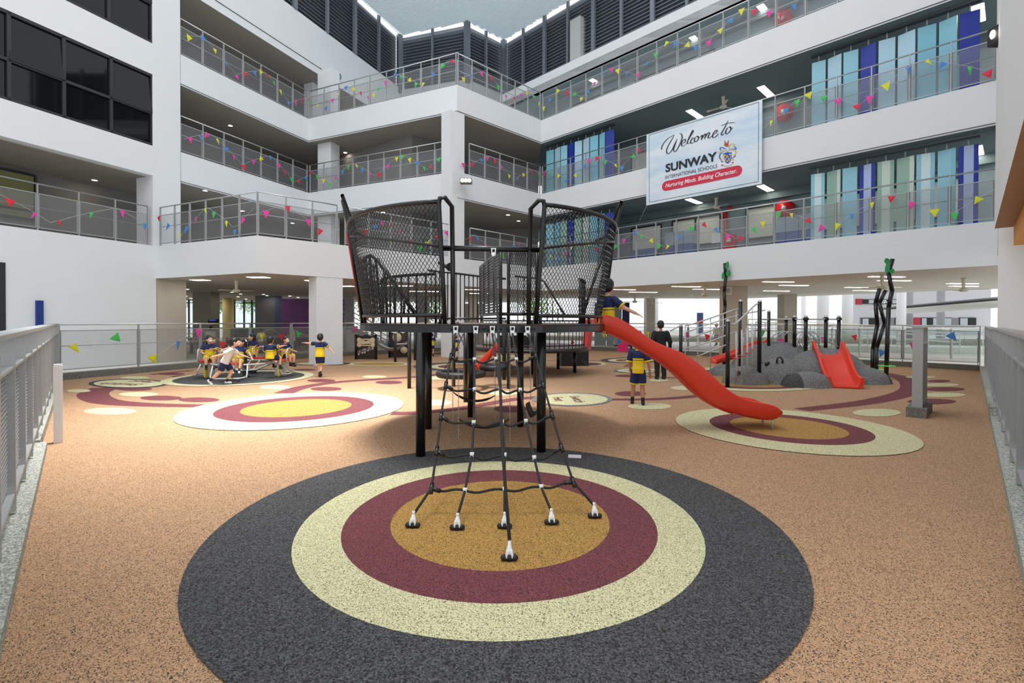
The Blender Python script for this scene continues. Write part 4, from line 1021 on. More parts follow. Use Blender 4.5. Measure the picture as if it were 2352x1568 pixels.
# hanging pods
t = thing('pod_climber', 'row of four silver hanging tubes with red step discs under a sloping silver rail', 'climber', (6.0, 12.2, 0))
ra = [un(x, y, Y) for x, y, Y in ((1676, 743, 11.8), (1684, 745, 11.85), (1692, 741, 11.9), (1730, 704, 12.3), (1738, 698, 12.33), (1744, 697, 12.35))]
m = MB(); m.tube(ra, .022, 8); build(m, 'sloping_rail', ALU, t)
for i, (px, ya, yb, yd) in enumerate(((1691, 762, 878, 822), (1704, 757, 871, 816), (1716.5, 752, 866, 810), (1728, 743, 852, 802))):
    Y = 11.9 + i * .12; top = un(px, 741 - i * 11, Y); a, b = un(px, ya, Y), un(px, yb, Y); d = un(px, yd, Y); g = V((a.x, a.y, max(hz(a.x, a.y), 0)))
    m = MB(); m.tube([a, b], .024, 8); build(m, 'hanging_tube', ALU, t)
    m = MB(); chain(m, top, a, .045, .004); chain(m, b, g if g.z < b.z - .03 else b - V((0, 0, .05)), .045, .004); build(m, 'chain', CHROME, t)
    m = MB(); m.lathe([(0, -.008), (.09, -.008), (.095, 0), (.09, .008), (0, .008)], d, n=16); build(m, 'step_disc', REDP, t)
# silver bridge rails on the left
t = thing('bridge_rails', 'silver tubular ramp rails climbing from the low post up to the hill', 'handrail', (5.5, 14.3, 0))
A = [(1573, 748), (1590, 744), (1630, 731), (1665, 719), (1690, 710), (1700, 709)]
rl = [A, [(1576, 779), (1630, 760), (1672, 745)], [(1574, 800), (1630, 785), (1672, 768), (1690, 762)], [(1600, 819), (1640, 803), (1672, 790), (1690, 789)], [(1540, 760), (1555, 751), (1566, 748)]]
for r in rl: m = MB(); m.tube([un(x, y, 14.2) for x, y in r], .02, 8); build(m, 'rail', ALU, t)
for r in ([(1576, 763), (1640, 740), (1700, 722), (1757, 712)], [(1700, 770), (1730, 758), (1760, 757)]): m = MB(); m.tube([un(x, y, 15.3) for x, y in r], .018, 8); build(m, 'rail', ALU, t)
for px, ya, yb in ((1574, 748, 826), (1603, 741, 818), (1632, 731, 812), (1661, 720, 800), (1691, 710, 790)):
    m = MB(); a, b = un(px, ya, 14.2), un(px, yb, 14.2); m.tube([a, (a.x, a.y, 0.0 if px in (1574, 1603, 1632) else b.z)], .016, 8); build(m, 'upright', ALU, t)
for i, px in enumerate((1708, 1720, 1733, 1748)):
    m = MB(); y = 800 - i * 13; m.tube([un(px, y - 26, 14.6), un(px, y, 14.6), un(px + 9, y - 2, 14.6), un(px + 10, y - 22, 14.6)], .013, 6); build(m, 'rung', ALU, t)
# wide red slide
t = thing('slide', 'wide red slide coming forward off the front of the rubber hill', 'slide', (8.2, 12.4, 0))
pA_, pB_ = un(1900, 800, 13.35), unz(1947, 893); pth = []
ax = P2(pB_.x - pA_.x, pB_.y + .06 - pA_.y); L = ax.length; au = ax / L; acr = (-au.y, au.x)
zf = [(0, .80), (.12, .79), (.25, .70), (.7, .18), (.8, .09), (1.0, .07)]
for i in range(21):
    s = i / 20; z = [y for x, y in smooth(zf, 1)][int(round(s * 40))]; c = V((pA_.x + ax.x * s, pA_.y + ax.y * s, 0)); wh = .27 if s < .12 else (.19 if s < .75 else .20)
    pth.append((c, max(.005, z - .06), z + wh, acr))
chute(pth, .36, REDP, 'chute', t, lip=.06)
# long low red slide on the far left of the hill
t = thing('slide', 'long narrow red slide descending to the left behind the hanging pods', 'slide', (6.6, 15.0, 0))
pth = []
for i in range(17):
    s = i / 16; px = 1763 - 118 * s; yt = 779 + 48 * s ** 1.05 - (3 if s > .85 else 0); yb = 797 + 39 * s ** .9; a, b = un(px, yt, 15.1), un(px, yb, 15.1); pth.append((V((a.x, 15.3, 0)), max(.005, b.z), a.z, (0, 1)))
chute(pth, .25, REDP, 'chute', t)
t = thing('rubber_mound', 'small grey crumb-rubber mound at the foot of the long narrow red slide', 'mound', (6.4, 14.5, 0))
m = MB(); m.ell((6.42, 14.55, -.02), (.55, .5, .34), nu=24, nv=12); build(m, 'mound', RGREY, t)
# bent tree poles with leaves
GRN = mat('green_plastic', (24, 140, 66), .4); LGRN = mat('light_green_plastic', (110, 214, 96), .4)
def tree_pole(name_label, px, Y, r, leaves, steps=()):
    t = thing('tree_pole', name_label, 'play pole', (un(px[0][0], px[0][1], Y).x, Y, 0))
    pts = [un(x, y, Y) for x, y in px]; pts[0].z = 0.0; m = MB()
    for a, b in zip(pts, pts[1:]): m.tube([a, b], r, 10, smooth=True)
    for p in pts[1:-1]: m.ell(p, r * 1.0, nu=10, nv=6)
    build(m, 'pole', BLACK, t)
    for (x, y, w, h, rt) in leaves:
        c = un(x, y, Y - r - .03); m = MB(); k = 12; ring = []
        for i in range(k):
            a = 2 * math.pi * i / k; u_, v_ = w * math.cos(a) * (1 - .25 * math.sin(a)), h * math.sin(a); ring.append(c + V((u_ * math.cos(rt) - v_ * math.sin(rt), -.03 * math.cos(a), u_ * math.sin(rt) + v_ * math.cos(rt))))
        m.add(ring + [p + V((0, .015, 0)) for p in ring], [tuple(range(k)), tuple(reversed(range(k, 2 * k)))] + [(i, (i + 1) % k, k + (i + 1) % k, k + i) for i in range(k)]); build(m, 'leaf', GRN, t)
    for (x, y, w) in steps: c = un(x, y, Y); m = MB(); m.lathe([(0, -.012), (w, -.012), (w + .01, 0), (w, .012), (0, .012)], c, n=18); build(m, 'step_disc', LGRN, t)
tree_pole('tall bent black pole with green leaves left of the rubber hill', [(1663, 832), (1663, 732), (1665.5, 703), (1663.5, 670), (1667, 636), (1665, 604)], 18.2, .06, [(1671, 609, .05, .15, -.1), (1673, 627, .08, .13, -.1), (1661, 633, .04, .13, 0)], [(1655, 830, .12)])
tree_pole('tallest bent black pole with green leaves, rightmost behind the hill', [(2035, 868), (2041, 706), (2049, 667), (2041, 627), (2050, 595)], 13.6, .055, [(2038, 599, .05, .08, .3), (2039, 614, .04, .16, -.1), (2049, 622, .05, .07, -.4)], [(2036, 840, .2)])
tree_pole('bent black pole, left of a leafless pair right of the hill', [(2003, 861), (2005, 801), (2015, 746), (2011, 696), (2020, 663)], 14.5, .055, [], [(2016, 858, .14)])
tree_pole('bent black pole leaning right, right one of the leafless pair', [(2013, 862), (2014, 798), (2032, 743), (2020, 696), (2034, 667)], 14.35, .05, [], [(2020, 849, .14)])

# ------------------------------------------------------------------ music panels behind
BRN = mat('dark_brown_board', (44, 34, 32), .5); CRM = mat('cream_inlay', (222, 204, 168), .5)
def board(label, px0, px1, yt, yb, par=None):
    b = unz((px0 + px1) / 2, yb); Y = b.y; a, c = un(px0, yt, Y), un(px1, yt, Y); t = thing('activity_panel', label, 'play panel', (b.x, Y, 0)); m = MB()
    k = 12; w = c.x - a.x; top = [(a.x + w * i / k, a.z + .03 * math.cos(i * math.pi * 4 / k) - .03) for i in range(k + 1)]
    poly = [(a.x, .02)] + top + [(c.x, .02)][::1]; fr = [V((x, Y, z)) for x, z in [(a.x, .02)] + top + [(c.x, .02)]]; bk = [p + V((0, .03, 0)) for p in fr]; n = len(fr)
    m.add(fr + bk, [tuple(range(n)), tuple(reversed(range(n, 2 * n)))] + [(i, (i + 1) % n, n + (i + 1) % n, n + i) for i in range(n)]); build(m, 'board', BRN, t)
    for x in (a.x - .03, c.x + .03): m = MB(); m.tube([(x, Y + .01, .001), (x, Y + .01, a.z)], .05, 10); build(m, 'post', BLACK, t)
    return t, a, c, Y
t, a, c, Y = board('dark music-note activity panel with a bone-shaped window', 819, 862, 768, 825)
w = c.x - a.x; cx = (a.x + c.x) / 2; m = MB(); zc = a.z - .32
for sx in (-1, 1):
    for sz in (-1, 1): m.ell((cx + sx * w * .36, Y - .012, zc + sz * .09), (.1, .012, .11))
m.box(cx - w * .36, cx + w * .36, Y - .02, Y - .004, zc + .1, zc + .15); m.box(cx - w * .36, cx + w * .36, Y - .02, Y - .004, zc - .15, zc - .1); m.hexa([(cx - .2, Y - .05, zc - .08), (cx + .2, Y - .05, zc - .06), (cx + .2, Y - .02, zc - .06), (cx - .2, Y - .02, zc - .08), (cx - .2, Y - .05, zc + .05), (cx + .2, Y - .05, zc + .06), (cx + .2, Y - .02, zc + .06), (cx - .2, Y - .02, zc + .05)])
build(m, 'inlay', CRM, t); m = MB()
for s in (-1, 1): m.box(cx + s * .16 - .1, cx + s * .16 + .1, Y - .003, Y - .001, zc - .05, zc + .09)
for i in range(5): m.bar((a.x + .04, Y - .01, .22 + i * .03), (c.x - .05, Y - .01, .42 + i * .03), .006, .006)
for i, (nxp, nz) in enumerate(((.12, .2), (.32, .26), (.44, .27), (.62, .36), (.86, .44))):
    x = a.x + w * nxp; m.ell((x, Y - .012, nz), (.035, .01, .028)); m.bar((x + .03, Y - .012, nz), (x + .03, Y - .012, nz + .16), .012, .01)
    if i in (1,): m.bar((x + .03, Y - .012, nz + .16), (a.x + w * .44 + .03, Y - .012, nz + .17), .012, .03)
    if i == 3: m.bar((x + .03, Y - .012, nz + .16), (x + .08, Y - .012, nz + .1), .012, .02)
build(m, 'music_notes', mat('cream_lines', (214, 206, 190), .5), t)
t, a, c, Y = board('dark activity panel with two cream discs and a small dot pattern', 896, 936, 762, 821)
m = MB(); m.lathe([(0, -.01), (.2, -.01), (.2, .01), (0, .01)], (a.x + .3, Y - .015, .87), axis=(0, 1, 0), n=24); m.lathe([(0, -.01), (.15, -.01), (.15, .01), (0, .01)], (a.x + .6, Y - .015, .32), axis=(0, 1, 0), n=24)
for i in range(2):
    for j in range(3): m.ell((a.x + .55 + i * .08, Y - .01, .8 + j * .08), .012)
build(m, 'inlay', CRM, t)
t = thing('hammock', 'grey slung crawl hammock between the two dark activity panels', 'hammock', (-5.1, 20.6, .2))
m = MB(); k = 12; vs = []
for i in range(k + 1):
    s = i / k; q = un(868 + 68 * s, 803, 20.3); z = .62 - .28 * math.sin(math.pi * s) + .1 * s
    vs += [V((q.x, 20.1, z + .05)), V((q.x, 20.35, z - .06)), V((q.x, 20.6, z + .05))]
m.add(vs + [v + V((0, 0, -.012)) for v in vs], [(3 * i + j, 3 * i + j + 1, 3 * i + j + 4, 3 * i + j + 3) for i in range(k) for j in (0, 1)] + [(3 * (k + 1) + 3 * i + j, 3 * (k + 1) + 3 * i + j + 3, 3 * (k + 1) + 3 * i + j + 4, 3 * (k + 1) + 3 * i + j + 1) for i in range(k) for j in (0, 1)], 0, True); build(m, 'fabric', STEEL, t)
m = MB(); q = unz(908, 831); m.tube([(q.x, q.y, 0), (q.x, q.y, 1.1)], .05, 10); build(m, 'post', BLACK, t)
m = MB(); p1_ = un(912, 790, q.y); p2_ = un(950, 789, 20.3); m.tube([p1_, p2_], .03, 8); build(m, 'rail', ALU, t)
m = MB(); q = unz(953, 827); m.tube([(q.x, q.y, 0), (q.x, q.y, 1.15)], .05, 10); build(m, 'post', BLACK, t)
# ------------------------------------------------------------------ sliding colour panels on the right facade
PC = {'l': (146, 204, 222), 'k': (176, 214, 232), 'c': (128, 196, 216), 'n': (28, 52, 158), 'g': (150, 186, 172), 'm': (204, 222, 212), 'w': (214, 236, 240), 'v': (176, 196, 234)}
PM = {k: mat('panel_' + k, v, .4) for k, v in PC.items()}
def fins(label, edges, cols, zf, ztop, offs=.42):
    a = pC + nR * offs; b = pK + nR * offs
    t = thing('screen', label, 'colour screen', (*xy(un(edges[0], 300, 18)), zf), None)
    P = [unw(x, 300, a, b) for x in edges]
    for i in range(len(P) - 1):
        p, q = P2(P[i].x, P[i].y), P2(P[i + 1].x, P[i + 1].y); c = cols[i]; m = MB(); u = (q - p).normalized(); g = (q - p).length
        th = .10 if (i % 2) else -.06; n = nR; p2, q2 = p + u * .03 + n * th * .5, q - u * .03 - n * th * .5
        if len(c) == 1: segs = [(0, 1, c)]
        else: segs = [(0, .27, c[0]), (.27, .76, c[1]), (.76, 1, c[2])]
        ms = []
        for s, e, k in segs:
            A, B = p2 + (q2 - p2) * s, p2 + (q2 - p2) * e; mi = len(ms); ms.append(PM[k]); nn = P2(-(B - A).y, (B - A).x).normalized() * .04
            m.prism([xy(A), xy(B), xy(B + nn), xy(A + nn)], zf + .02, ztop, mi)
        build(m, 'colour_panel', ms, t)
        m = MB(); mid = (p + q) / 2; m.tube([(mid.x, mid.y, ztop), (mid.x, mid.y, ztop + .2)], .02, 6); build(m, 'hanger', STEEL, t)
    m = MB(); m.bar((P[0].x, P[0].y, ztop + .2), (P[-1].x, P[-1].y, ztop + .2), .08, .05); build(m, 'rail', CHAR, t)
e1 = [1862, 1897, 1934, 1972, 2014, 2057, 2103, 2151, 2199, 2252]; e2 = [1255, 1272, 1288, 1303, 1320, 1337, 1355, 1374, 1391, 1411]
cl2 = ['l', 'k', 'l', 'n', 'k', 'k', 'c', 'c', 'n']
fins('large hanging screen of blue and navy boards, middle balcony right of the banner', e1, cl2, t2, t2 + 2.28)
fins('small hanging screen of blue and navy boards, middle balcony near the inner corner', e2, ['c', 'k', 'l', 'n', 'k', 'k', 'c', 'c', 'n'], t2, t2 + 2.28)
cl1 = ['lwl', 'ggm', 'l', 'nvn', 'gmg', 'ggm', 'lwl', 'llc', 'nvn']
fins('large hanging screen of green, blue and striped boards on the lowest balcony', e1, cl1, t1, t1 + 2.28)
fins('small hanging screen of blue and green boards on the lowest balcony behind the tower basket', e2, ['l', 'c', 'g', 'n', 'g', 'm', 'c', 'c', 'n'], t1, t1 + 2.28)

# ------------------------------------------------------------------ welcome banner hung across the balconies
bo = nR * -.16; ba, bbn = pC + bo, pK + bo
c_tl, c_tr, c_bl, c_br = unw(1485, 308, ba, bbn), unw(1751, 231, ba, bbn), unw(1486, 471, ba, bbn), unw(1752, 422, ba, bbn)
x0b, z1b = c_tl, (c_tl.z + c_tr.z) / 2; z0b = (c_bl.z + c_br.z) / 2; BU = V((uR.x, uR.y, 0)); BW = (P2(c_tr.x, c_tr.y) - P2(c_tl.x, c_tl.y)).length; BN = V((-nR.x, -nR.y, 0)); BO = V((c_tl.x, c_tl.y, z0b)); BH = z1b - z0b
ban = thing('banner', 'large white and pale blue welcome banner hung in front of the right facade balconies', 'banner', BO)
def bp(px, py, k=0.0):
    "crop coordinates of the banner -> point on its face"
    q = unw(1460 + px / 6.03, 220 + py / 6.03, ba, bbn); return V((q.x, q.y, q.z)) + BN * (.012 + k)
bm = bpy.data.materials.new('banner_print'); bm.use_nodes = True; nt = bm.node_tree; bs = nt.nodes['Principled BSDF']; bs.inputs['Roughness'].default_value = .45
tc = nt.nodes.new('ShaderNodeTexCoord'); mp = nt.nodes.new('ShaderNodeMapping'); mp.inputs['Scale'].default_value = (.35, .35, 1.1); mp.inputs['Rotation'].default_value = (0, .5, .3); nt.links.new(tc.outputs['Object'], mp.inputs[0])
nn_ = nt.nodes.new('ShaderNodeTexNoise'); nn_.inputs['Scale'].default_value = 1.3; nn_.inputs['Detail'].default_value = 3; nt.links.new(mp.outputs[0], nn_.inputs['Vector'])
cr_ = nt.nodes.new('ShaderNodeValToRGB'); cr_.color_ramp.elements[0].position = .32; cr_.color_ramp.elements[0].color = lin((190, 217, 238)); cr_.color_ramp.elements[1].position = .56; cr_.color_ramp.elements[1].color = lin((226, 236, 244))
nt.links.new(nn_.outputs['Fac'], cr_.inputs[0]); nt.links.new(cr_.outputs[0], bs.inputs['Base Color'])
m = MB(); k = 16
vs = []
for s in (0, 1):
    for i in range(k + 1):
        for j in range(k + 1):
            a, b = i / k, j / k; w = .02 * math.sin(a * 9) * math.sin(b * 3.1); vs.append(BO + BU * (BW * a) + V((0, 0, BH * b)) + BN * (w * .25 - s * .008))
K = (k + 1) ** 2
m.add(vs, [(i * (k + 1) + j, (i + 1) * (k + 1) + j, (i + 1) * (k + 1) + j + 1, i * (k + 1) + j + 1) for i in range(k) for j in range(k)] + [(K + i * (k + 1) + j, K + i * (k + 1) + j + 1, K + (i + 1) * (k + 1) + j + 1, K + (i + 1) * (k + 1) + j) for i in range(k) for j in range(k)], 0, True)
build(m, 'sheet', bm, ban)
INK = mat('black_ink', (24, 24, 34), .5); PINK = mat('crimson_print', (208, 40, 72), .5); WINK = mat('white_print', (240, 242, 244), .5)
m = MB(); B4 = [bp(188, 545), bp(1706, 88), bp(1700, 1186), bp(190, 1474)]
for i in range(4): m.bar(B4[i], B4[(i + 1) % 4], .012, .003, up=BN)
build(m, 'border_line', INK, ban)
def ribbon(m, px, w, mi=0, k=0.002):
    P = [bp(x, y, k) for x, y in px]; Q = []
    for i in range(len(P) - 1):
        p0, p1, p2, p3 = P[max(0, i - 1)], P[i], P[i + 1], P[min(len(P) - 1, i + 2)]
        for j in range(5): t = j / 5; Q.append(.5 * ((2 * p1) + (p2 - p0) * t + (2 * p0 - 5 * p1 + 4 * p2 - p3) * t * t + (3 * p1 - p0 - 3 * p2 + p3) * t ** 3))
    Q.append(P[-1]); vs = []; L = len(Q)
    for i, q in enumerate(Q):
        t = (Q[min(L - 1, i + 1)] - Q[max(0, i - 1)]); t = t.normalized() if t.length else BU; n = BN.cross(t).normalized()
        f = w * (.45 + .9 * abs(t.z) ** 1.5) * min(1, .35 + 4 * min(i, L - 1 - i) / L); vs += [q + n * f / 2, q - n * f / 2]
    m.add(vs, [(2 * i, 2 * i + 1, 2 * i + 3, 2 * i + 2) for i in range(L - 1)], mi)
m = MB()
for s in ([(365, 748), (362, 720), (385, 665), (440, 600), (500, 560), (535, 542)], [(538, 540), (500, 610), (455, 690), (430, 755), (438, 795), (462, 800), (505, 750), (548, 660), (575, 600)],
          [(577, 596), (548, 680), (528, 740), (535, 772), (560, 765), (600, 700), (632, 625), (645, 570), (635, 530), (608, 518)], [(640, 665), (672, 650), (692, 620), (680, 600), (655, 620), (636, 665), (645, 695), (670, 692), (708, 660)],
          [(706, 662), (760, 560), (797, 498), (790, 480), (760, 540), (725, 620), (718, 655), (735, 662), (765, 635)], [(808, 592), (792, 583), (768, 620), (764, 650), (785, 657), (818, 630)],
          [(850, 560), (825, 580), (815, 620), (835, 637), (865, 605), (872, 570), (850, 558), (878, 577), (902, 566)], [(900, 570), (926, 545), (908, 614)], [(912, 604), (958, 532), (973, 540), (953, 602)], [(956, 592), (1003, 515), (1025, 520), (1003, 575), (1024, 583), (1058, 552)],
          [(1062, 545), (1110, 515), (1130, 485), (1112, 478), (1075, 525), (1068, 570), (1093, 578), (1133, 542), (1147, 518)], [(1282, 342), (1240, 430), (1200, 500), (1188, 530), (1204, 543), (1236, 515)], [(1180, 420), (1230, 395), (1300, 376), (1377, 370)],
          [(1300, 430), (1270, 450), (1248, 500), (1264, 527), (1300, 500), (1322, 460), (1305, 428), (1332, 450), (1360, 440)]): ribbon(m, s, .036)
build(m, 'script_lettering', INK, ban, 'black script lettering reading Welcome to')
def fit_text(body, bl, br, tl, mt, off=0.0, shear=0.0, nm='lettering', label=None):
    a, b, c = bp(*bl, .003), bp(*br, .003), bp(*tl, .003); w = (b - a).dot(BU); h = abs(c.z - a.z); a.z = (a.z + b.z) / 2 if False else a.z
    o = text_mesh(body, 1.0, Matrix.Identity(4), mt, nm, None, off=off, shear=shear, label=label); me = o.data
    xs = [v.co.x for v in me.vertices]; ys = [v.co.y for v in me.vertices]; hh = max(ys) - max(0, min(ys)) if 'g' in body else max(ys) - min(ys)
    base = 0 if 'g' in body else min(ys)
    fr = frame(a - ORG[ban], BU, V((0, 0, 1)))
    me.transform(fr @ Matrix.Diagonal((w / (max(xs) - min(xs)), h / hh, 1, 1)) @ Matrix.Translation((-min(xs), -base, 0))); o.parent = ban; return o
fit_text('SUNWAY', (415, 1065), (1128, 912), (415, 948), INK, off=.034)
fit_text('INTERNATIONAL SCHOOLS', (412, 1156), (1132, 998), (412, 1108), INK, off=-.004)
m = MB(); A, B = bp(428, 1252, .001), bp(1400, 1036, .001); r = (bp(428, 1186).z - bp(428, 1320).z) / 2; B.z = A.z = (A.z + B.z) / 2
pts = [A + BU * (-r * math.sin(math.pi * i / 12)) + V((0, 0, r * math.cos(math.pi * i / 12))) for i in range(13)] + [B + BU * (r * math.sin(math.pi * i / 12)) - V((0, 0, r * math.cos(math.pi * i / 12))) for i in range(13)]
m.add(pts, [tuple(range(26))]); build(m, 'red_pill', PINK, ban)
fit_text('Nurturing Minds. Building Character.', (415, 1272), (1400, 1062), (415, 1218), WINK, off=.012, shear=.25)
# coat of arms
m = MB(); CB, CG, CRD, CW = mat('crest_blue', (36, 84, 178), .5), mat('crest_gold', (226, 186, 60), .5), mat('crest_red', (190, 70, 44), .5), mat('crest_grey', (200, 196, 190), .5)
def poly(pts, mi, k=.002): m.add([bp(x, y, k) for x, y in reversed(pts)], [tuple(range(len(pts)))], mi)
poly([(1212, 800), (1240, 792), (1270, 784), (1300, 786), (1330, 780), (1332, 850), (1318, 900), (1278, 942), (1240, 915), (1222, 870)], 0)
for s in ([(1222, 812), (1240, 915)], [(1240, 915), (1268, 820)], [(1268, 820), (1300, 905)], [(1300, 905), (1326, 800)]): ribbon(m, [s[0], ((s[0][0] + s[1][0]) / 2, (s[0][1] + s[1][1]) / 2), s[1]], .02, 1, .004)
for cx, cy in ((1240, 825), (1308, 812), (1274, 905)): poly([(cx + 13 * math.cos(a), cy + 13 * math.sin(a)) for a in [2 * math.pi * i / 10 for i in range(10)]], 1, .005)
poly([(1240, 755), (1262, 742), (1285, 745), (1300, 765), (1292, 778), (1268, 782), (1250, 778)], 3)
poly([(1236, 655), (1228, 625), (1240, 622), (1250, 650), (1268, 655), (1284, 618), (1294, 620), (1286, 665), (1290, 700), (1262, 706), (1240, 695), (1225, 680)], 2)
for i, s in enumerate(([(1250, 740), (1215, 720), (1180, 715), (1172, 740), (1190, 750)], [(1240, 750), (1190, 760), (1158, 790), (1175, 805)], [(1235, 765), (1190, 790), (1165, 830), (1170, 870), (1200, 890)], [(1215, 880), (1185, 880), (1170, 850)], [(1215, 905), (1200, 915), (1185, 900)],
                       [(1296, 745), (1300, 690), (1330, 665), (1362, 670), (1370, 700), (1345, 715)], [(1300, 745), (1345, 735), (1392, 740), (1375, 705)], [(1310, 760), (1360, 750), (1390, 780), (1375, 820), (1350, 845)], [(1330, 870), (1365, 850), (1385, 820)], [(1330, 890), (1355, 880), (1350, 900)])):
    ribbon(m, s, .032, 0 if i % 2 == 0 else 1)
poly([(1188, 945), (1215, 955), (1270, 970), (1330, 945), (1355, 915), (1350, 935), (1325, 965), (1270, 985), (1210, 972)], 3)
for cx, cy in ((1200, 960), (1345, 925)): poly([(cx + 14 * math.cos(a), cy + 10 * math.sin(a)) for a in [2 * math.pi * i / 8 for i in range(8)]], 4, .004)
build(m, 'coat_of_arms', [CB, CG, CRD, CW, PINK], ban, 'coat of arms with blue shield, gold letter and red lion crest')
m = MB()
for c, f in ((c_bl, (1465, 515)), (c_br, (1775, 467))): q = unw(*f, ba, bbn); m.tube([V((c.x, c.y, z0b)), q], .004, 4)
build(m, 'guy_line', STR, ban)

# ------------------------------------------------------------------ lamps
def lamp_panel(px, py, z, u, w, l, label, group, mt=LAMP, name='ceiling_light'):
    c = unz(px, py, z); t = thing(name, label, 'ceiling light', (c.x, c.y, z - .03), group)
    m = MB(); m.obox((c.x, c.y), u, l + .04, w + .04, z - .02, z + .0); build(m, 'frame', WPL, t)
    m = MB(); m.obox((c.x, c.y), u, l, w, z - .028, z - .021); build(m, 'diffuser', mt, t)
NR3 = (nR.x, nR.y)
for px, py, z, lb in ((1372, 190, b4, 'top balcony, nearest the inner corner'), (1602, 95, b4, 'top balcony, above and left of the banner'), (1757, 25, b4, 'top balcony, nearest the right end'), (1596, 261, b3, 'middle balcony, directly above the banner'), (1759, 209, b3, 'middle balcony, above the banner right corner'),
                      (1594, 461, b2, 'lowest balcony, just below the banner'), (1758, 431, b2, 'lowest balcony, below the banner right corner'), (2247, 30, b3, 'middle balcony, behind the last navy board'), (2244, 345, b2, 'lowest balcony, behind the last striped board')):
    lamp_panel(px, py, z, NR3, .26, 1.15, 'strip lamp on the dark ceiling of the ' + lb, None)
for i, (xa, xb, y) in enumerate(((1746, 1829, 646), (1784, 1862, 654), (1543, 1609, 657), (1592, 1656, 663), (1752, 1815, 667), (1933, 2013, 659), (1955, 2020, 666), (1984, 2089, 634), (2005, 2103, 643), (2160, 2261, 650), (2167, 2260, 656), (1411, 1453, 664), (1451, 1504, 670), (1060, 1100, 664), (1090, 1130, 673), (870, 945, 655), (948, 1000, 668))):
    a, b = unz(xa, y + 1.5, b1), unz(xb, y - 1.5, b1); L = min(1.5, (P2(a.x, a.y) - P2(b.x, b.y)).length)
    lamp_panel((xa + xb) / 2, y, b1, (1, .12), .16, L, 'long slim strip lamp in the pale ceiling over the ground-floor walkway', 'ground floor strip lamps')
for px, py, w, lb in ((460, 642, .5, 'under the canteen box, leftmost'), (594, 635.5, .55, 'under the canteen box corner'), (722, 643, .5, 'beside the white ground column'), (795, 656, .5, 'just right of the white ground column')):
    lamp_panel(px, py, b1, (1, -.1), w * .7, w * 1.2, 'square lamp panel ' + lb, None)
lamp_panel(50, 426, b2, (uL.x, uL.y), .5, .9, 'square lamp panel inside the corridor above the plain left wall', None)
dl0 = None
def downlight(px, py, z, label, group=None, e=0):
    global dl0
    c = unz(px, py, z)
    if dl0 is None:
        t = thing('downlight', label, 'downlight', (c.x, c.y, z - .02), group)
        m = MB(); m.lathe([(.085, 0), (.115, 0), (.115, .015), (.085, .015)], (c.x, c.y, z - .018), n=18); build(m, 'trim_ring', WPL, t)
        m = MB(); m.lathe([(0, 0), (.09, 0)], (c.x, c.y, z - .012), n=18, smooth=False); m.f = [list(reversed(f)) for f in m.f]; build(m, 'lens', LAMPW, t); dl0 = t; return t
    t = copytree(dl0, None, (c.x, c.y, z - .02), None, label)
    if group: t['group'] = group
    elif 'group' in t: del t['group']
    return t
downlight(217, 413, b2, 'round downlight in the corridor above the plain left wall')
for px, py in ((178, 257), (466, 297), (496, 340), (535, 370), (158, 352), (226, 382), (238, 443), (780, 297), (898, 322), (865, 359), (970, 392), (668, 403), (750, 429), (1055, 422), (1208, 327), (1255, 344), (1292, 383), (1352, 411), (1563, 349), (1672, 370), (1665, 403), (2330, 395)):
    if unz(400 + px / 5.88, 620 + py / 5.88, b1).y < 38: downlight(400 + px / 5.88, 620 + py / 5.88, b1, 'small round downlight in the canteen ceiling', 'canteen downlights')
for px, py, z, lb in ((529, 288, b3, 'middle balcony ceiling of the left facade'), (793, 350, b3, 'middle balcony ceiling left of the projecting corner'), (471, 437, b2, 'lowest balcony ceiling beside the white pier'), (557, 484, b2, 'lowest balcony ceiling above the canteen box corner'), (672, 512, b2, 'lowest balcony ceiling behind the right side of the canteen box'),
                      (880, 487, b2, 'lowest balcony ceiling seen through the left tower basket'), (1167, 493, b2, 'lowest balcony, leftmost of three right of the corner column'), (1191, 507, b2, 'lowest balcony, middle of three right of the corner column'), (1201, 528, b2, 'lowest balcony, farthest of three right of the corner column'), (1103, 383, b3, 'middle balcony ceiling right of the projecting corner')):
    downlight(px, py, z, 'round downlight in the ' + lb)
# fans
CRMF = mat('cream_fan', (214, 208, 190), .4)
fan0 = None
def fan(px, py, z, label, group=None, rot=0.0, drop=.42):
    global fan0
    c = unz(px, py, z - drop)
    if fan0 is None:
        t = thing('ceiling_fan', label, 'ceiling fan', (c.x, c.y, z - drop), group); o = V((c.x, c.y, z - drop))
        m = MB(); m.lathe([(.03, .05), (.05, .12), (.055, .2), (.06, .37), (.09, drop - .002), (0, drop)], o, n=14); build(m, 'canopy', CRMF, t)
        m = MB(); m.lathe([(0, -.06), (.09, -.055), (.14, -.01), (.13, .04), (.06, .08), (0, .09)], o, n=18); build(m, 'motor', CRMF, t)
        for k in range(3):
            a = 2 * math.pi * k / 3; d = V((math.cos(a), math.sin(a), 0)); n = V((-d.y, d.x, 0)); m = MB()
            m.hexa([o + d * .12 - n * .04 + V((0, 0, .0)), o + d * .66 - n * .075 + V((0, 0, -.01)), o + d * .66 + n * .075 + V((0, 0, .015)), o + d * .12 + n * .04 + V((0, 0, .01)), o + d * .12 - n * .04 + V((0, 0, .006)), o + d * .66 - n * .075 + V((0, 0, -.004)), o + d * .66 + n * .075 + V((0, 0, .021)), o + d * .12 + n * .04 + V((0, 0, .016))])
            build(m, 'blade', CRMF, t)
        fan0 = t; return
    t = copytree(fan0, None, (c.x, c.y, z - drop), rot, label)
    if group: t['group'] = group
    elif 'group' in t: del t['group']
fan(543, 668, b1, 'large cream ceiling fan nearest the canteen box corner')
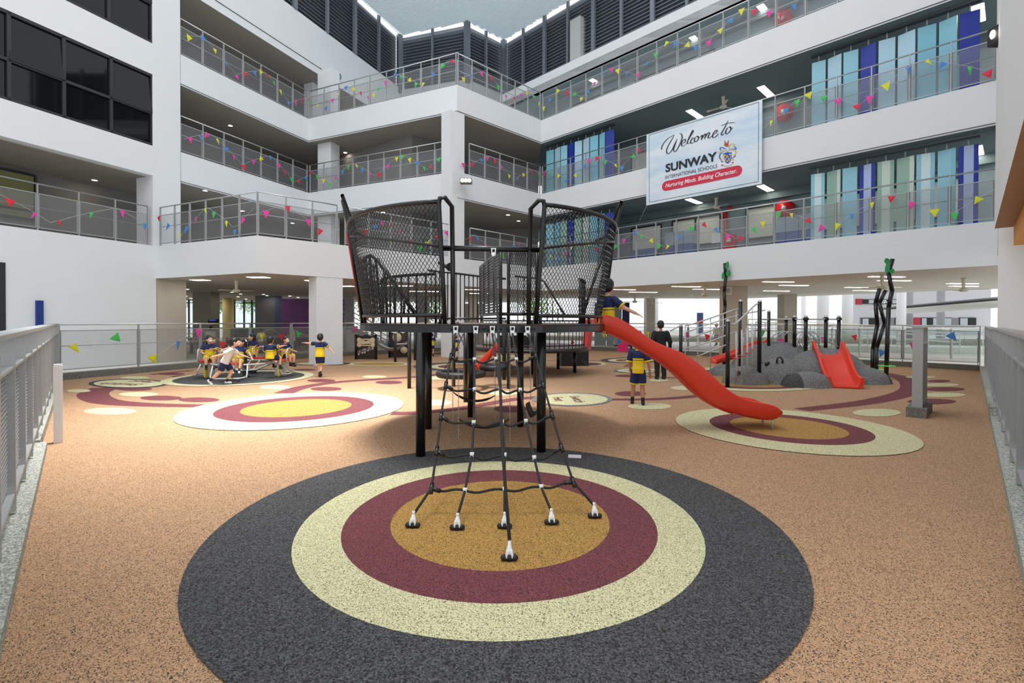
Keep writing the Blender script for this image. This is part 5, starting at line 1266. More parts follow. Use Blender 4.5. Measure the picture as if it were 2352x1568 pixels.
for i, (px, py, lb) in enumerate(((502, 698, 'hanging above the canteen column with the black screen'), (430, 704, 'far left in the canteen beside the bright window'), (553, 708, 'before the bright canteen window, left of two'), (566, 710, 'before the bright canteen window, right of two'), (612, 696, 'before the grey canteen wall'), (624, 698, 'before the blue strip of the canteen wall'),
                                 (1619, 678, 'left of the big beige column on the walkway'), (2213, 666, 'at the far right of the walkway ceiling'), (2026, 660, 'behind the tallest bent pole'), (1458, 693, 'far off above the boy on the slide, left of two'), (1497, 696, 'far off above the boy on the slide, right of two'))):
    fan(px, py, b1, 'cream ceiling fan ' + lb, None, .4 + i)
fan(1661, 246, b3, 'ceiling fan just above the welcome banner', None, .3); fan(1645, 476, b2, 'ceiling fan just below the welcome banner', None, .9)

# ------------------------------------------------------------------ fittings on the right back walls
RED = mat('fire_red', (196, 24, 34), .4)
bwA, bwB = pC + nR * 3.1, pK + nR * 3.1; U3 = V((uR.x, uR.y, 0)); N3 = V((-nR.x, -nR.y, 0))
def reel(px, py, label):
    c = unw(px, py, bwA, bwB); t = thing('hose_reel', label, 'fire hose reel', c); ax = N3
    m = MB(); m.lathe([(0, .0), (.34, .0), (.34, .03), (.30, .05), (.30, .16), (.34, .18), (.34, .2), (.12, .2), (.1, .23), (0, .23)], c, axis=ax, n=26); build(m, 'reel', RED, t)
    m = MB(); m.lathe([(.0, .235), (.11, .235), (.1, .25), (0, .25)], c, axis=ax, n=12); build(m, 'hub', STEEL, t)
reel(1803, 260, 'red fire hose reel on the middle balcony right of the banner'); reel(1804, 480, 'red fire hose reel on the lowest balcony left of the striped screen'); reel(1800, 46, 'red fire hose reel on the top balcony')
for px, lb in ((1660, 'left one of a pair'), (1667, 'right one of a pair')):
    a = unw(px, 470, bwA, bwB); m = MB(); m.tube([(a.x, a.y, t1), (a.x, a.y, b2 - .46)], .05, 10); single(m, 'fire_pipe', RED, 'red vertical fire pipe on the lowest balcony below the banner, ' + lb, 'pipe')
c = unw(1677, 556, bwA, bwB); t = thing('fire_cabinet', 'red fire cabinet beside the red pipes on the lowest balcony', 'cabinet', c); q = V((c.x, c.y, 0))
def wallbox(m, c, w, h, d, mi=0, off=.0):
    p = V((c.x, c.y)); a = p - uR * w / 2 - nR * off; b = p + uR * w / 2 - nR * off; m.prism([xy(a), xy(b), xy(b - nR * d), xy(a - nR * d)], c.z - h / 2, c.z + h / 2, mi)
m = MB(); wallbox(m, c, .5, .62, .16); build(m, 'body', RED, t); m = MB(); wallbox(m, c + V((0, 0, .08)), .2, .16, .01, 0, .165); build(m, 'label_plate', WPL, t)
c = unw(1677, 478, bwA, bwB); m = MB(); m.lathe([(0, 0), (.09, 0), (.09, .05), (0, .06)], c, axis=N3, n=14); single(m, 'alarm_bell', RED, 'small red alarm bell beside the fire pipes below the banner', 'alarm')
c = unw(1648, 546, pC + nR * 1.2, pK + nR * 1.2); t = thing('notice_stand', 'white notice board on a thin stand behind the lowest balcony railing', 'sign', (c.x, c.y, t1)); m = MB(); wallbox(m, c, .46, .4, .02); build(m, 'board', WPL, t); m = MB(); m.tube([(c.x, c.y, t1), (c.x, c.y, c.z - .2)], .014, 6); build(m, 'stand', STEEL, t)
LITR = mat('lit_classroom', (176, 180, 170), .7, emit=.22)
def rwin(px0, px1, z0, z1, name):
    a, b = unw(px0, 500, bwA, bwB), unw(px1, 500, bwA, bwB); c = V(((a.x + b.x) / 2, (a.y + b.y) / 2, (z0 + z1) / 2)); w = (P2(a.x, a.y) - P2(b.x, b.y)).length
    m = MB(); wallbox(m, c, w, z1 - z0, .05, 0, -.09); o = struct(m, name, [LITR]); m = MB(); n = max(1, round(w / 1.3))
    for i in range(n + 1): wallbox(m, V((a.x, a.y, c.z)) + (V((b.x, b.y, c.z)) - V((a.x, a.y, c.z))) * (i / n), .07, z1 - z0, .06, 0, 0)
    wallbox(m, c + V((0, 0, (z1 - z0) / 2)), w, .07, .06); wallbox(m, c - V((0, 0, (z1 - z0) / 2)), w, .07, .06); build(m, 'frame', CHAR, o)
rwin(1452, 1520, t1 + .75, t1 + 1.95, 'window_3'); rwin(1545, 1655, t1 + .75, t1 + 2.0, 'window_4'); rwin(1715, 1790, t1 + .75, t1 + 2.05, 'window_5'); rwin(1880, 2240, t1 + .75, t1 + 2.0, 'window_6')
rwin(1450, 1560, t2 + .8, t2 + 1.9, 'window_7'); rwin(1310, 1420, t3 + .8, t3 + 1.8, 'window_8'); rwin(1460, 1640, t3 + .8, t3 + 1.8, 'window_9')
LOCK, LOCKB = mat('pale_blue_door', (150, 170, 188), .5), mat('mid_blue_door', (70, 96, 160), .5)
for px, lb in ((1487, 'farthest toward the inner corner'), (1570, 'before the middle classroom window'), (1828, 'beside the fire hose reel')):
    c = unw(px, 560, bwA, bwB); t = thing('locker', 'pale blue and mid blue locker on the lowest balcony, ' + lb, 'locker', (c.x, c.y, t1)); p = P2(c.x, c.y) - nR * .3
    for i in (-1, 0, 1):
        q = p + uR * (i * .46)
        m = MB(); m.obox(xy(q), uR, .44, .4, t1 + .02, t1 + .78); build(m, 'door', LOCKB, t, 'mid blue lower door')
        if lb[0] != 'f': m = MB(); m.obox(xy(q), uR, .44, .4, t1 + .8, t1 + 1.4); build(m, 'door', LOCK, t, 'pale blue upper door')
# floodlights and small wall fittings
c = un(1070, 414, 21.05); t = thing('floodlight', 'bronze floodlight with three bright lamps on the white corner column', 'floodlight', c)
m = MB(); m.box(c.x - .25, c.x + .25, c.y, c.y + .3, c.z - .1, c.z + .1); build(m, 'housing', mat('bronze_housing', (92, 84, 74), .4), t)
for s in (-.15, 0, .15): m = MB(); m.lathe([(0, 0), (.07, 0), (.06, .02), (0, .03)], (c.x + s, c.y - .002, c.z), axis=(0, -1, 0), n=14); build(m, 'lamp', LAMPW, t)
c = un(2287, 90, 9.3); t = thing('floodlight', 'black box floodlight high on the right white column', 'floodlight', c); m = MB(); m.box(c.x - .16, c.x + .16, c.y - .25, c.y + .0, c.z - .16, c.z + .16); build(m, 'housing', BLACKM, t)
m = MB(); m.ell((c.x - .16, c.y - .1, c.z + .03), (.02, .05, .08)); build(m, 'lamp', LAMPW, t)
c = un(2352, 275, 5.2); t = thing('speaker', 'white rounded wall speaker at the right edge under the roof', 'speaker', c); m = MB(); m.ell(c + V((.09, 0, 0)), (.09, .12, .15), nu=16, nv=12); build(m, 'body', WPL, t); m = MB(); m.tube([c + V((.1, .0, -.13)), c + V((.14, .0, -.2))], .03, 8); build(m, 'bracket', BRIGHT, t)
c = unw(777, 175, pE, pA); t = thing('loudspeaker_ring', 'small teal ring fitting on the upper left wall beside the top railing', 'fitting', c); m = MB(); nn = V((-nL.x, -nL.y, 0)); uu = V((uL.x, uL.y, 0)); m.tube([c + nn * .06 + uu * (.13 * math.cos(a)) + V((0, 0, .16 * math.sin(a))) for a in [2 * math.pi * i / 16 for i in range(16)]], .03, 8, closed=True); m.tube([c, c + nn * .06 + V((0, 0, -.16))], .02, 6); build(m, 'ring', mat('teal_ring', (70, 140, 150), .4), t)
c = un(1690, 667, 21.1); t = thing('speaker', 'beige box speaker on the big beige column behind the bent pole', 'speaker', c); m = MB(); m.box(c.x - .55, c.x - .22, c.y - .12, c.y, c.z - .2, c.z + .15); build(m, 'body', CRMF, t); m = MB(); m.lathe([(0, 0), (.1, 0), (.1, .01), (0, .012)], (c.x - .38, c.y - .121, c.z - .02), axis=(0, -1, 0), n=16); build(m, 'cone', STEEL, t)
# left corridor behind the plain wall
wallstrip('wall_back_left', [onL(3) + nL * 3.4, onL(18.45) + nL * 3.4], t1, b2, BACKW)
m = MB(); a, b = onL(13.6) + nL * 3.3, onL(16.2) + nL * 3.3; m.prism([xy(a), xy(b), xy(b - nL * .03), xy(a - nL * .03)], t1 + .8, b2 - .2); struct(m, 'window_10', [mat('lit_yellow_room', (110, 112, 70), .5, emit=.12)])
m = MB()
for z in (t1 + .8, t1 + 1.1, b2 - .2): m.bar((a.x - nL.x * .05, a.y - nL.y * .05, z), (b.x - nL.x * .05, b.y - nL.y * .05, z), .06, .08)
for q in (a, (a + b) / 2, b): m.bar((q.x - nL.x * .05, q.y - nL.y * .05, t1 + .8), (q.x - nL.x * .05, q.y - nL.y * .05, b2 - .2), .06, .06)
struct(m, 'trim_4', [CHAR])

# ------------------------------------------------------------------ canteen behind the left fence
GW, BLW, PUR = mat('grey_partition', (112, 112, 118), .6), mat('slate_blue_partition', (76, 98, 134), .6), mat('purple_partition', (128, 78, 140), .6)
def wall_px(x0, x1, Y, z0, z1, mt, name, th=.2, dy=0):
    a, b = un(x0, 740, Y), un(x1, 740, Y + dy); m = MB(); m.prism([(a.x, a.y), (b.x, b.y), (b.x, b.y + th), (a.x, a.y + th)], z0, z1); return struct(m, name, [mt])
wall_px(586, 631, 31, 0, b1, GW, 'wall_canteen_grey'); wall_px(631, 645, 30.9, 0, b1, BLW, 'wall_canteen_blue'); wall_px(645, 790, 30.8, 0, 2.95, PUR, 'wall_canteen_purple')
c = un(474, 740, 27); column((c.x, c.y), (1, 0), 1.0, .8, 0, b1, mat('olive_grey_column', (150, 147, 134), .7)); cS = c
c = un(524, 740, 34); m = MB(); m.tube([(c.x, c.y, 0), (c.x, c.y, b1)], .35, 20); struct(m, 'column', [mat('cream_yellow_column', (236, 214, 150), .6)])
m = MB(); Y = 37
for px in (418, 433, 452, 500, 515, 538, 560, 578, 590): a = un(px, 740, Y); m.box(a.x - .05, a.x + .05, Y, Y + .1, 0, b1)
for z in (1.0, 2.9): a, b = un(415, 740, Y), un(592, 740, Y); m.box(a.x, b.x, Y, Y + .08, z - .03, z + .03)
o = struct(m, 'window_11', [CHAR]); m = MB(); m.box(a.x, b.x, Y + .04, Y + .05, 0, b1); build(m, 'pane', CLEAR, o)
t = thing('display_screen', 'black wall display screen with a blue number row on the canteen column', 'screen', (cS.x, cS.y - .45, 1.6)); q0, q1 = un(477, 733, 26.4), un(498, 745, 26.4)
m = MB(); m.box(q0.x, q1.x, 26.42, 26.58, q1.z, q0.z); build(m, 'case', BLACKM, t); m = MB()
for i in range(6): x = q0.x + .09 + i * .055; m.box(x, x + .035, 26.41, 26.42, q0.z - .06, q0.z - .035)
build(m, 'digits', mat('blue_led', (60, 70, 255), .5, emit=3), t)
t = thing('bookcase', 'low teal glass-fronted cabinet in the canteen behind the merry-go-round', 'cabinet', (0, 0, 0)); a, b = un(529, 754, 29), un(586, 754, 29); ORG[t] = V((a.x, 29, 0)); t.location = ORG[t]
m = MB(); m.box(a.x, b.x, 29, 29.5, .002, a.z); build(m, 'carcass', mat('teal_cabinet', (88, 120, 122), .5), t)
for i in range(3): m = MB(); w = (b.x - a.x) / 3; m.box(a.x + w * i + .04, a.x + w * (i + 1) - .04, 28.97, 29, .1, a.z - .08); build(m, 'door', mat('dark_teal_glass', (40, 64, 66), .2), t)
WOOD = mat('pale_wood_top', (206, 178, 140), .5)
tb0 = None
def ctable(x, y, label):
    global tb0
    if tb0 is None:
        t = thing('canteen_table', label, 'table', (x, y, 0)); m = MB(); m.box(x - .9, x + .9, y - .35, y + .35, .70, .74); build(m, 'table_top', WOOD, t)
        for sx in (-.7, .7): m = MB(); m.box(x + sx - .04, x + sx + .04, y - .25, y + .25, .002, .70); build(m, 'leg', CHAR, t)
        for sy in (-.62, .62): m = MB(); m.box(x - .8, x + .8, y + sy - .13, y + sy + .13, .42, .45); m.box(x - .6, x - .56, y + sy - .1, y + sy + .1, .003, .42); m.box(x + .56, x + .6, y + sy - .1, y + sy + .1, .003, .42); build(m, 'bench', CHAR, t)
        tb0 = t
    else: copytree(tb0, None, (x, y, 0), None, label)
for px, Y, lb in ((432, 24, 'nearest the left edge of the opening'), (445, 31, 'farther back on the left'), (560, 24, 'behind the merry-go-round'), (645, 26.5, 'in front of the purple wall, left'), (700, 29, 'in front of the purple wall, right')):
    c = un(px, 740, Y); ctable(c.x, Y, 'pale topped canteen table with dark benches, ' + lb)
# stairs seen between the white column and the tower
t = thing('staircase', 'pale concrete stairs with steel rails seen just right of the white ground column', 'staircase', (-7.0, 25.5, 0))
for i in range(8):
    m = MB(); x1_ = -6.6 - i * .3; m.box(x1_ - 3.0 + i * .3, x1_, 25.5, 27.5, max(.001, i * .16), (i + 1) * .16 - .003); build(m, 'step', WALLG, t)
for dz in (.5, .75, 1.0): m = MB(); m.tube([(-6.4, 25.4, dz), (-8.9, 25.4, dz + 1.35)], .025, 6); build(m, 'rail', STEEL, t)
for i in range(3): m = MB(); x = -6.5 - i * 1.1; m.tube([(x, 25.4, .002 + i * .0), (x, 25.4, 1.05 + i * .6)], .03, 6); build(m, 'rail_post', STEEL, t)
wall_px(780, 812, 33, 0, b1, WALL, 'wall_stair'); 
# glass doors, grey boards and curtains beyond the far fence
BG1, BG2 = mat('blue_grey_board', (132, 148, 156), .5), mat('navy_curtain', (30, 40, 92), .7)
for i, (x0, x1, mt, lb) in enumerate(((1366, 1392, BG1, 'leftmost, beside the red panel'), (1394, 1410, BG1, 'second from the left'), (1411, 1428, BG1, 'next to the navy curtain'))):
    a, b = un(x0, 700, 31.5), un(x1, 700, 31.5); m = MB(); m.box(a.x, b.x, 31.5, 31.56, .002, 2.75); single(m, 'partition_board', mt, 'tall blue-grey partition board behind the boy on the slide, ' + lb, 'partition')
a, b = un(1430, 700, 31.4), un(1446, 700, 31.4); m = MB(); m.box(a.x, b.x, 31.4, 31.5, .002, 2.8); single(m, 'curtain', BG2, 'navy hanging curtain just right of the boy on the slide', 'curtain')
for i, (x0, x1, w) in enumerate(((1085, 1100, 0), (1060, 1078, 1), (1102, 1110, 1))):
    a, b = un(x0, 700, 31.5), un(x1, 700, 31.5); m = MB(); m.box(a.x, b.x, 31.5, 31.56, .002, 2.7); single(m, 'door_board', mat('dark_red_board', (120, 50, 58), .6) if not w else WALLG, ('dark red narrow door board seen through the tower front', 'pale board left of the dark red one behind the tower', 'pale board right of the dark red one behind the tower')[i], 'partition')
# roll-up poster
q = un(1608, 741, 34); t = thing('poster', 'blue and red roll-up poster standing beyond the fence left of the bridge rails', 'poster', (q.x, 34, 0)); a, b = un(1601, 718, 34), un(1615, 766, 34); m = MB(); m.box(a.x, b.x, 34, 34.03, b.z, a.z); m.box(a.x + .1, b.x - .02, 33.99, 34, b.z + .7, b.z + 1.0, 1); build(m, 'sheet', [mat('poster_blue', (70, 104, 160), .5), PINK], t); m = MB(); m.box(a.x, b.x, 33.9, 34.2, .002, .08); m.box(q.x - .02, q.x + .02, 34.04, 34.06, .05, a.z); build(m, 'stand', STEEL, t)

# ------------------------------------------------------------------ outside beyond the walkway
WHC = mat('white_column_paint', (240, 240, 240), .6)
for x0, x1, Y in ((1878, 1902, 36), (1935, 1957, 36), (2061, 2079, 34), (1500, 1512, 44), (1840, 1850, 50)):
    c = un((x0 + x1) / 2, 740, Y); m = MB(); m.tube([(c.x, c.y, 0), (c.x, c.y, 5.2)], (x1 - x0) * Y / F_PX / 2, 24); struct(m, 'column_outside', [WHC])
for x0, x1, Y in ((2079, 2095, 46), (2155, 2166, 48)):
    c = un((x0 + x1) / 2, 740, Y); m = MB(); m.tube([(c.x, c.y, 0), (c.x, c.y, 5)], .33, 20); struct(m, 'column_outside', [mat('grey_column', (150, 151, 154), .6)])
bd = thing('school_building', 'low white and grey building with red panels beyond the walkway at the far right', 'building', (40, 62, 0)); Y = 62
def bxp(x0, y0, x1, y1, mt, nm, d=.1, back=0): a, b = un(x0, y0, Y), un(x1, y1, Y); m = MB(); m.box(a.x, b.x, Y - d, Y + back, max(.002, b.z), a.z); return build(m, nm, mt, bd)
bxp(1955, 640, 2275, 775, mat('pale_grey_facade', (190, 191, 194), .7), 'wall', 0, 1)
bxp(1975, 729, 2240, 751, mat('mid_grey_band', (128, 128, 130), .7), 'lower_band', .06)
for x0, y0, x1, y1 in ((1965, 686, 1979, 699), (2095, 729, 2113, 748)): bxp(x0, y0, x1, y1, mat('red_facade_panel', (168, 26, 54), .5), 'red_panel', .12)
for x0, y0, x1, y1 in ((1979, 687, 2060, 698), (1978, 730, 2010, 747), (2054, 730, 2062, 747), (2076, 730, 2085, 748), (2114, 729, 2153, 748), (2166, 729, 2184, 748), (2202, 729, 2240, 748)):
    o = bxp(x0, y0, x1, y1, CHAR, 'window', .14); k = max(1, int((x1 - x0) / 13))
    for i in range(k): w = (x1 - x0) / k; a, b = un(x0 + w * i + 1.2, y0 + 1.5, Y), un(x0 + w * (i + 1) - 1.2, y1 - 1.5, Y); m = MB(); m.box(a.x, b.x, Y - .16, Y - .142, b.z, a.z); build(m, 'pane', DGLASS if (i + x0) % 2 else mat('grey_blind_pane', (170, 180, 186), .2), o)
m = MB(); a = un(2030, 691, Y - .2); o = text_mesh('A', .75, frame((a.x, a.y, a.z - .35), (1, 0, 0), (0, 0, 1)), WINK, 'lettering', bd)
m = MB(); n = 16; vs = []
for i in range(n + 1):
    s = i / n; x = un(2068 + 192 * s, 700, 40).x
    for Yy in (32, 44): vs.append(V((x, Yy, 2.75 + (.5 if Yy == 32 else .15) - .55 * math.sin(math.pi * (.25 + s * .5)) * (1 if Yy == 44 else .6))))
m.add(vs, [(2 * i, 2 * i + 2, 2 * i + 3, 2 * i + 1) for i in range(n)], 0, True); m.add([v + V((0, 0, .25)) for v in vs], [(2 * i, 2 * i + 1, 2 * i + 3, 2 * i + 2) for i in range(n)], 0, True)
single(m, 'canopy', WHC, 'curved white walkway canopy in front of the low grey building', 'canopy')
def white_rail(label, p, q, z0, z1, n, H=.95):
    t = thing('ramp_rail', label, 'handrail', (p[0], p[1], 0)); a, b = V((*p, z0)), V((*q, z1))
    for h in (H, H * .55): m = MB(); m.tube([a + V((0, 0, h)), b + V((0, 0, h))], .03, 6); build(m, 'rail', WHC, t)
    for i in range(n + 1): c = a + (b - a) * (i / n); m = MB(); m.tube([(c.x, c.y, 0.002), c + V((0, 0, H))], .025, 6); build(m, 'upright', WHC, t)
white_rail('white ramp handrail sloping down to the right beyond the fence, nearer one', (13.5, 27), (22.5, 24.5), .62, .05, 7); white_rail('white ramp handrail sloping down to the right beyond the fence, farther one', (15.5, 32), (29, 30), .8, .1, 8)
white_rail('level white handrail far off behind the glass balustrade', (17, 38), (36, 37), .35, .35, 12)
m = MB(); m.prism([(16.9, 26.3), (24, 24.5), (24, 25.8), (16.9, 27.6)], .002, .3); single(m, 'ramp', mat('light_stone', (226, 224, 214), .6), 'pale stone ramp plinth beyond the fence behind the hill', 'ramp')
m = MB(); m.prism([(2, 41), (34, 33), (36, 36), (2, 45)], .002, .32); single(m, 'planter_wall', mat('olive_stone', (150, 148, 128), .7), 'long low stone planter wall far beyond the fence', 'planter')
t = thing('glass_balustrade', 'greenish glass balustrade with white handrail beyond the fence on the right', 'balustrade', (16, 22, 0)); a, b = un(1850, 760, 24), un(2262, 760, 20.5)
for i in range(6):
    p, q = a + (b - a) * (i / 6 + .004), a + (b - a) * ((i + 1) / 6 - .004); m = MB(); m.hexa([(p.x, p.y, .15), (q.x, q.y, .15), (q.x, q.y + .012, .15), (p.x, p.y + .012, .15), (p.x, p.y, 1.3), (q.x, q.y, 1.3), (q.x, q.y + .012, 1.3), (p.x, p.y + .012, 1.3)]); build(m, 'glass_pane', CLEAR, t)
    m = MB(); m.box(p.x - .03, p.x + .03, p.y - .03, p.y + .03, .002, 1.3); build(m, 'post', ALU, t)
m = MB(); m.bar((a.x, a.y, 1.34), (b.x, b.y, 1.34), .08, .05); build(m, 'handrail', WHC, t)
t = thing('queue_post', 'chrome queue post beyond the fence near the right end', 'queue post', (*xy(un(2247, 800, 17.6)), 0)); q = un(2247, 800, 17.6)
m = MB(); m.lathe([(.16, .002), (.16, .02), (.03, .05), (.03, .95), (.05, .96), (.05, 1.02), (0, 1.02)], (q.x, q.y, 0), n=16); build(m, 'post', CHROME, t)
# trees
LEAFM = mat('tree_leaves', (110, 156, 84), .6, noise=.3, nscale=2); BARK = mat('bark', (92, 76, 60), .8)
def tree(x, y, h, r, label, seed):
    rn = random.Random(seed); t = thing('tree', label, 'tree', (x, y, 0)); m = MB(); m.tube([(x, y, .002), (x + .1, y, h * .5), (x, y, h * .8)], [.16, .11, .05], 8); build(m, 'trunk', BARK, t); m = MB()
    for _ in range(700):
        a, b, c = rn.gauss(0, .45), rn.gauss(0, .45), rn.gauss(0, .4); p = V((x + a * r, y + b * r, h * .72 + c * r)); u = V((rn.uniform(-1, 1), rn.uniform(-1, 1), rn.uniform(-1, 1))).normalized(); w = u.orthogonal().normalized(); s = .14
        m.add([p - u * s, p - w * s * .5, p + u * s, p + w * s * .5], [(0, 1, 2, 3)])
    build(m, 'foliage', LEAFM, t)
for i, (px, Y, h, r, lb) in enumerate(((497, 52, 4.6, 1.3, 'pale leafy tree outside the canteen window, left of the yellow column'), (578, 57, 5.2, 1.5, 'pale leafy tree outside the canteen window, right of the yellow column'), (1000, 46, 4.5, 2.2, 'leafy tree far behind the tall tower'), (855, 48, 4.5, 2.0, 'leafy tree far behind the music panels'), (1225, 50, 4.5, 1.8, 'leafy tree far behind the low platform'))):
    c = un(px, 740, Y); tree(c.x, Y, h, r, lb, i)
t = thing('potted_palm', 'dark green palm on the lowest balcony seen through the left tower basket', 'plant', (*xy(un(992, 560, 23.5)), t1)); c = un(992, 560, 23.5); m = MB(); m.lathe([(0, 0), (.16, 0), (.2, .35), (0, .35)], (c.x, c.y, t1 + .002), n=14); build(m, 'pot', CHAR, t); m = MB()
for i in range(22):
    a = i * 2.4; d = V((math.cos(a), math.sin(a), 0)); w = V((-d.y, d.x, 0)) * .05; p = V((c.x, c.y, t1 + .35)); l = .5 + (i % 4) * .12
    m.add([p - w * .3, p + w * .3, p + d * l * .5 + w + V((0, 0, .9)), p + d * l + V((0, 0, .75)), p + d * l * .5 - w + V((0, 0, .9))], [(0, 1, 2, 3, 4)])
build(m, 'fronds', mat('palm_green', (40, 84, 40), .5), t)
# ------------------------------------------------------------------ merry-go-round
MC = P2(-7.42, 13.55)
mg = thing('merry_go_round', 'silver merry-go-round with red seats and yellow boards on the charcoal disc at the left', 'merry-go-round', (MC.x, MC.y, 0))
m = MB(); m.lathe([(.14, .012), (.14, .03), (.08, .05), (.055, .08), (.055, .98), (.05, 1.01)], (MC.x, MC.y, 0), n=18); build(m, 'centre_pole', BLACK, mg)
m = MB(); m.lathe([(.055, 1.0), (.05, 1.03), (.03, 1.055), (0, 1.06)], (MC.x, MC.y, 0), n=18); build(m, 'pole_cap', WPL, mg)
m = MB(); m.tube([(p.x, p.y, .42) for p in ring_pts(MC, .82, 0, 36)], .024, 8, closed=True); build(m, 'seat_ring', ALU, mg)
m = MB(); m.tube([(p.x, p.y, .2) for p in ring_pts(MC, .3, 0, 24)], .02, 8, closed=True); build(m, 'hub_ring', BLACK, mg)
SEATS = []
YEL = mat('yellow_panel', (232, 200, 24), .45)
for i, a in enumerate((188, 12, 98, 278)):
    d = V((math.cos(dg(a)), math.sin(dg(a)), 0)); n = V((-d.y, d.x, 0)); c = V((MC.x, MC.y, 0))
    m = MB()
    for s in (-.12, .12): m.tube([c + n * s + V((0, 0, .2)), c + d * .3 + n * s + V((0, 0, .22)), c + d * .75 + n * s + V((0, 0, .42)), c + d * 1.15 + n * s + V((0, 0, .43))], .021, 8)
    build(m, 'arm', ALU, mg)
    m = MB(); m.tube([c + d * 1.12 + n * -.2 + V((0, 0, .40)), c + d * 1.12 + n * -.2 + V((0, 0, .72)), c + d * 1.14 + n * -.12 + V((0, 0, .80)), c + d * 1.14 + n * .12 + V((0, 0, .80)), c + d * 1.12 + n * .2 + V((0, 0, .72)), c + d * 1.12 + n * .2 + V((0, 0, .40))], .022, 8); build(m, 'back_hoop', ALU, mg)
    m = MB(); m.tube([c + d * .95 + n * -.42 + V((0, 0, .42)), c + d * 1.05 + n * -.44 + V((0, 0, .13)), c + d * 1.2 + n * -.3 + V((0, 0, .11)), c + d * 1.2 + n * .3 + V((0, 0, .11)), c + d * 1.05 + n * .44 + V((0, 0, .13)), c + d * .95 + n * .42 + V((0, 0, .42))], .02, 8); build(m, 'foot_hoop', ALU, mg)
    m = MB(); o = c + d * 1.0 + V((0, 0, .455)); q = [o + d * (.17 * math.cos(t)) * 1.0 + n * (.24 * math.sin(t)) for t in [2 * math.pi * k / 16 for k in range(16)]]
    m.add([p for p in q] + [p + V((0, 0, .045)) for p in q], [tuple(reversed(range(16))), tuple(range(16, 32))] + [(k, (k + 1) % 16, 16 + (k + 1) % 16, 16 + k) for k in range(16)]); build(m, 'seat', REDP, mg)
    if i < 2:
        m = MB(); o = c + d * .92
        for s in (-.17, .17): m.bar(o + n * s + V((0, 0, .04)), o + n * s + V((0, 0, .40)), .03, .16, up=n)
        build(m, 'side_board', YEL, mg, 'yellow side boards')
        m = MB(); m.bar(o + V((0, 0, .04)), o + V((0, 0, .40)), .3, .03, up=n); build(m, 'core_plate', ALU, mg)
    m = MB(); m.tube([c + d * .55 + V((0, 0, .42)), c + d * .55 + V((0, 0, .78)), c + d * .8 + V((0, 0, .84))], .018, 8); build(m, 'grab_bar', ALU, mg)
    m = MB(); m.tube([c + d * .78 + V((0, 0, .84)), c + d * .86 + V((0, 0, .85))], .028, 8); build(m, 'grip', REDP, mg)
# pink bucket seat on a black bar, far behind the slide
q = un(1430, 799, 21.0); t = thing('bucket_swing', 'bright pink bucket seat on a short black bar behind the red slide', 'swing', (q.x, q.y, .1))
m = MB(); m.box(q.x - .2, q.x + .2, q.y - .1, q.y + .1, q.z - .16, q.z + .16); m.box(q.x - .05, q.x + .24, q.y - .08, q.y + .08, q.z + .12, q.z + .34); build(m, 'seat', mat('pink_plastic', (206, 24, 100), .4), t); m = MB(); m.bar((q.x - .35, q.y + .12, q.z + .1), (q.x + .5, q.y + .12, q.z + .1), .08, .06); m.bar((q.x + .4, q.y + .12, .002), (q.x + .4, q.y + .12, q.z + .1), .08, .08); build(m, 'bar', BLACKM, t)

# ------------------------------------------------------------------ people
SKIN = mat('skin', (216, 166, 138), .55); SKIND = mat('skin_tan', (190, 138, 108), .55); HAIR = mat('black_hair', (24, 20, 19), .45, noise=.3, nscale=60)
NAVY = mat('navy_cloth', (24, 36, 84), .8, noise=.06, nscale=9); YCL = mat('yellow_cloth', (238, 204, 36), .8, noise=.05, nscale=9); WCL = mat('white_cloth', (222, 222, 222), .8); BCL = mat('black_cloth', (20, 20, 22), .8)
GCL = mat('grey_cloth', (120, 122, 126), .8); SHOE = mat('black_shoe', (22, 22, 24), .5); WSH = mat('white_shoe', (226, 226, 228), .5); MASKM = mat('white_mask', (236, 238, 240), .7); EYEM = mat('eye_dark', (20, 16, 16), .3); LIPM = mat('lip', (176, 92, 84), .5)
KM = mat('cream_shirt', (222, 214, 200), .8)
STD = dict(pel=(0, 0, .50), che=(0, 0, .68), nek=(0, -.005, .80), hed=(0, .012, .905), shl=(-.105, 0, .765), shr=(.105, 0, .765), ell=(-.145, -.015, .61), elr=(.145, -.015, .61), wrl=(-.16, .03, .47), wrr=(.16, .03, .47),
           hil=(-.048, 0, .49), hir=(.048, 0, .49), knl=(-.055, .012, .275), knr=(.055, .012, .275), anl=(-.058, -.01, .045), anr=(.058, -.01, .045))
SIT = dict(pel=(0, 0, .0), che=(0, .0, .18), nek=(0, 0, .30), hed=(0, .012, .405), shl=(-.105, 0, .265), shr=(.105, 0, .265), ell=(-.15, .04, .13), elr=(.15, .04, .13), wrl=(-.13, .16, .12), wrr=(.13, .16, .12),
           hil=(-.05, .01, .005), hir=(.05, .01, .005), knl=(-.07, .20, .01), knr=(.07, .20, .01), anl=(-.07, .22, -.20), anr=(.07, .22, -.20))
def vox(o, size, it=4):
    r = o.modifiers.new('r', 'REMESH'); r.mode = 'VOXEL'; r.voxel_size = size; r.use_smooth_shade = True
    s = o.modifiers.new('s', 'SMOOTH'); s.factor = .5; s.iterations = it
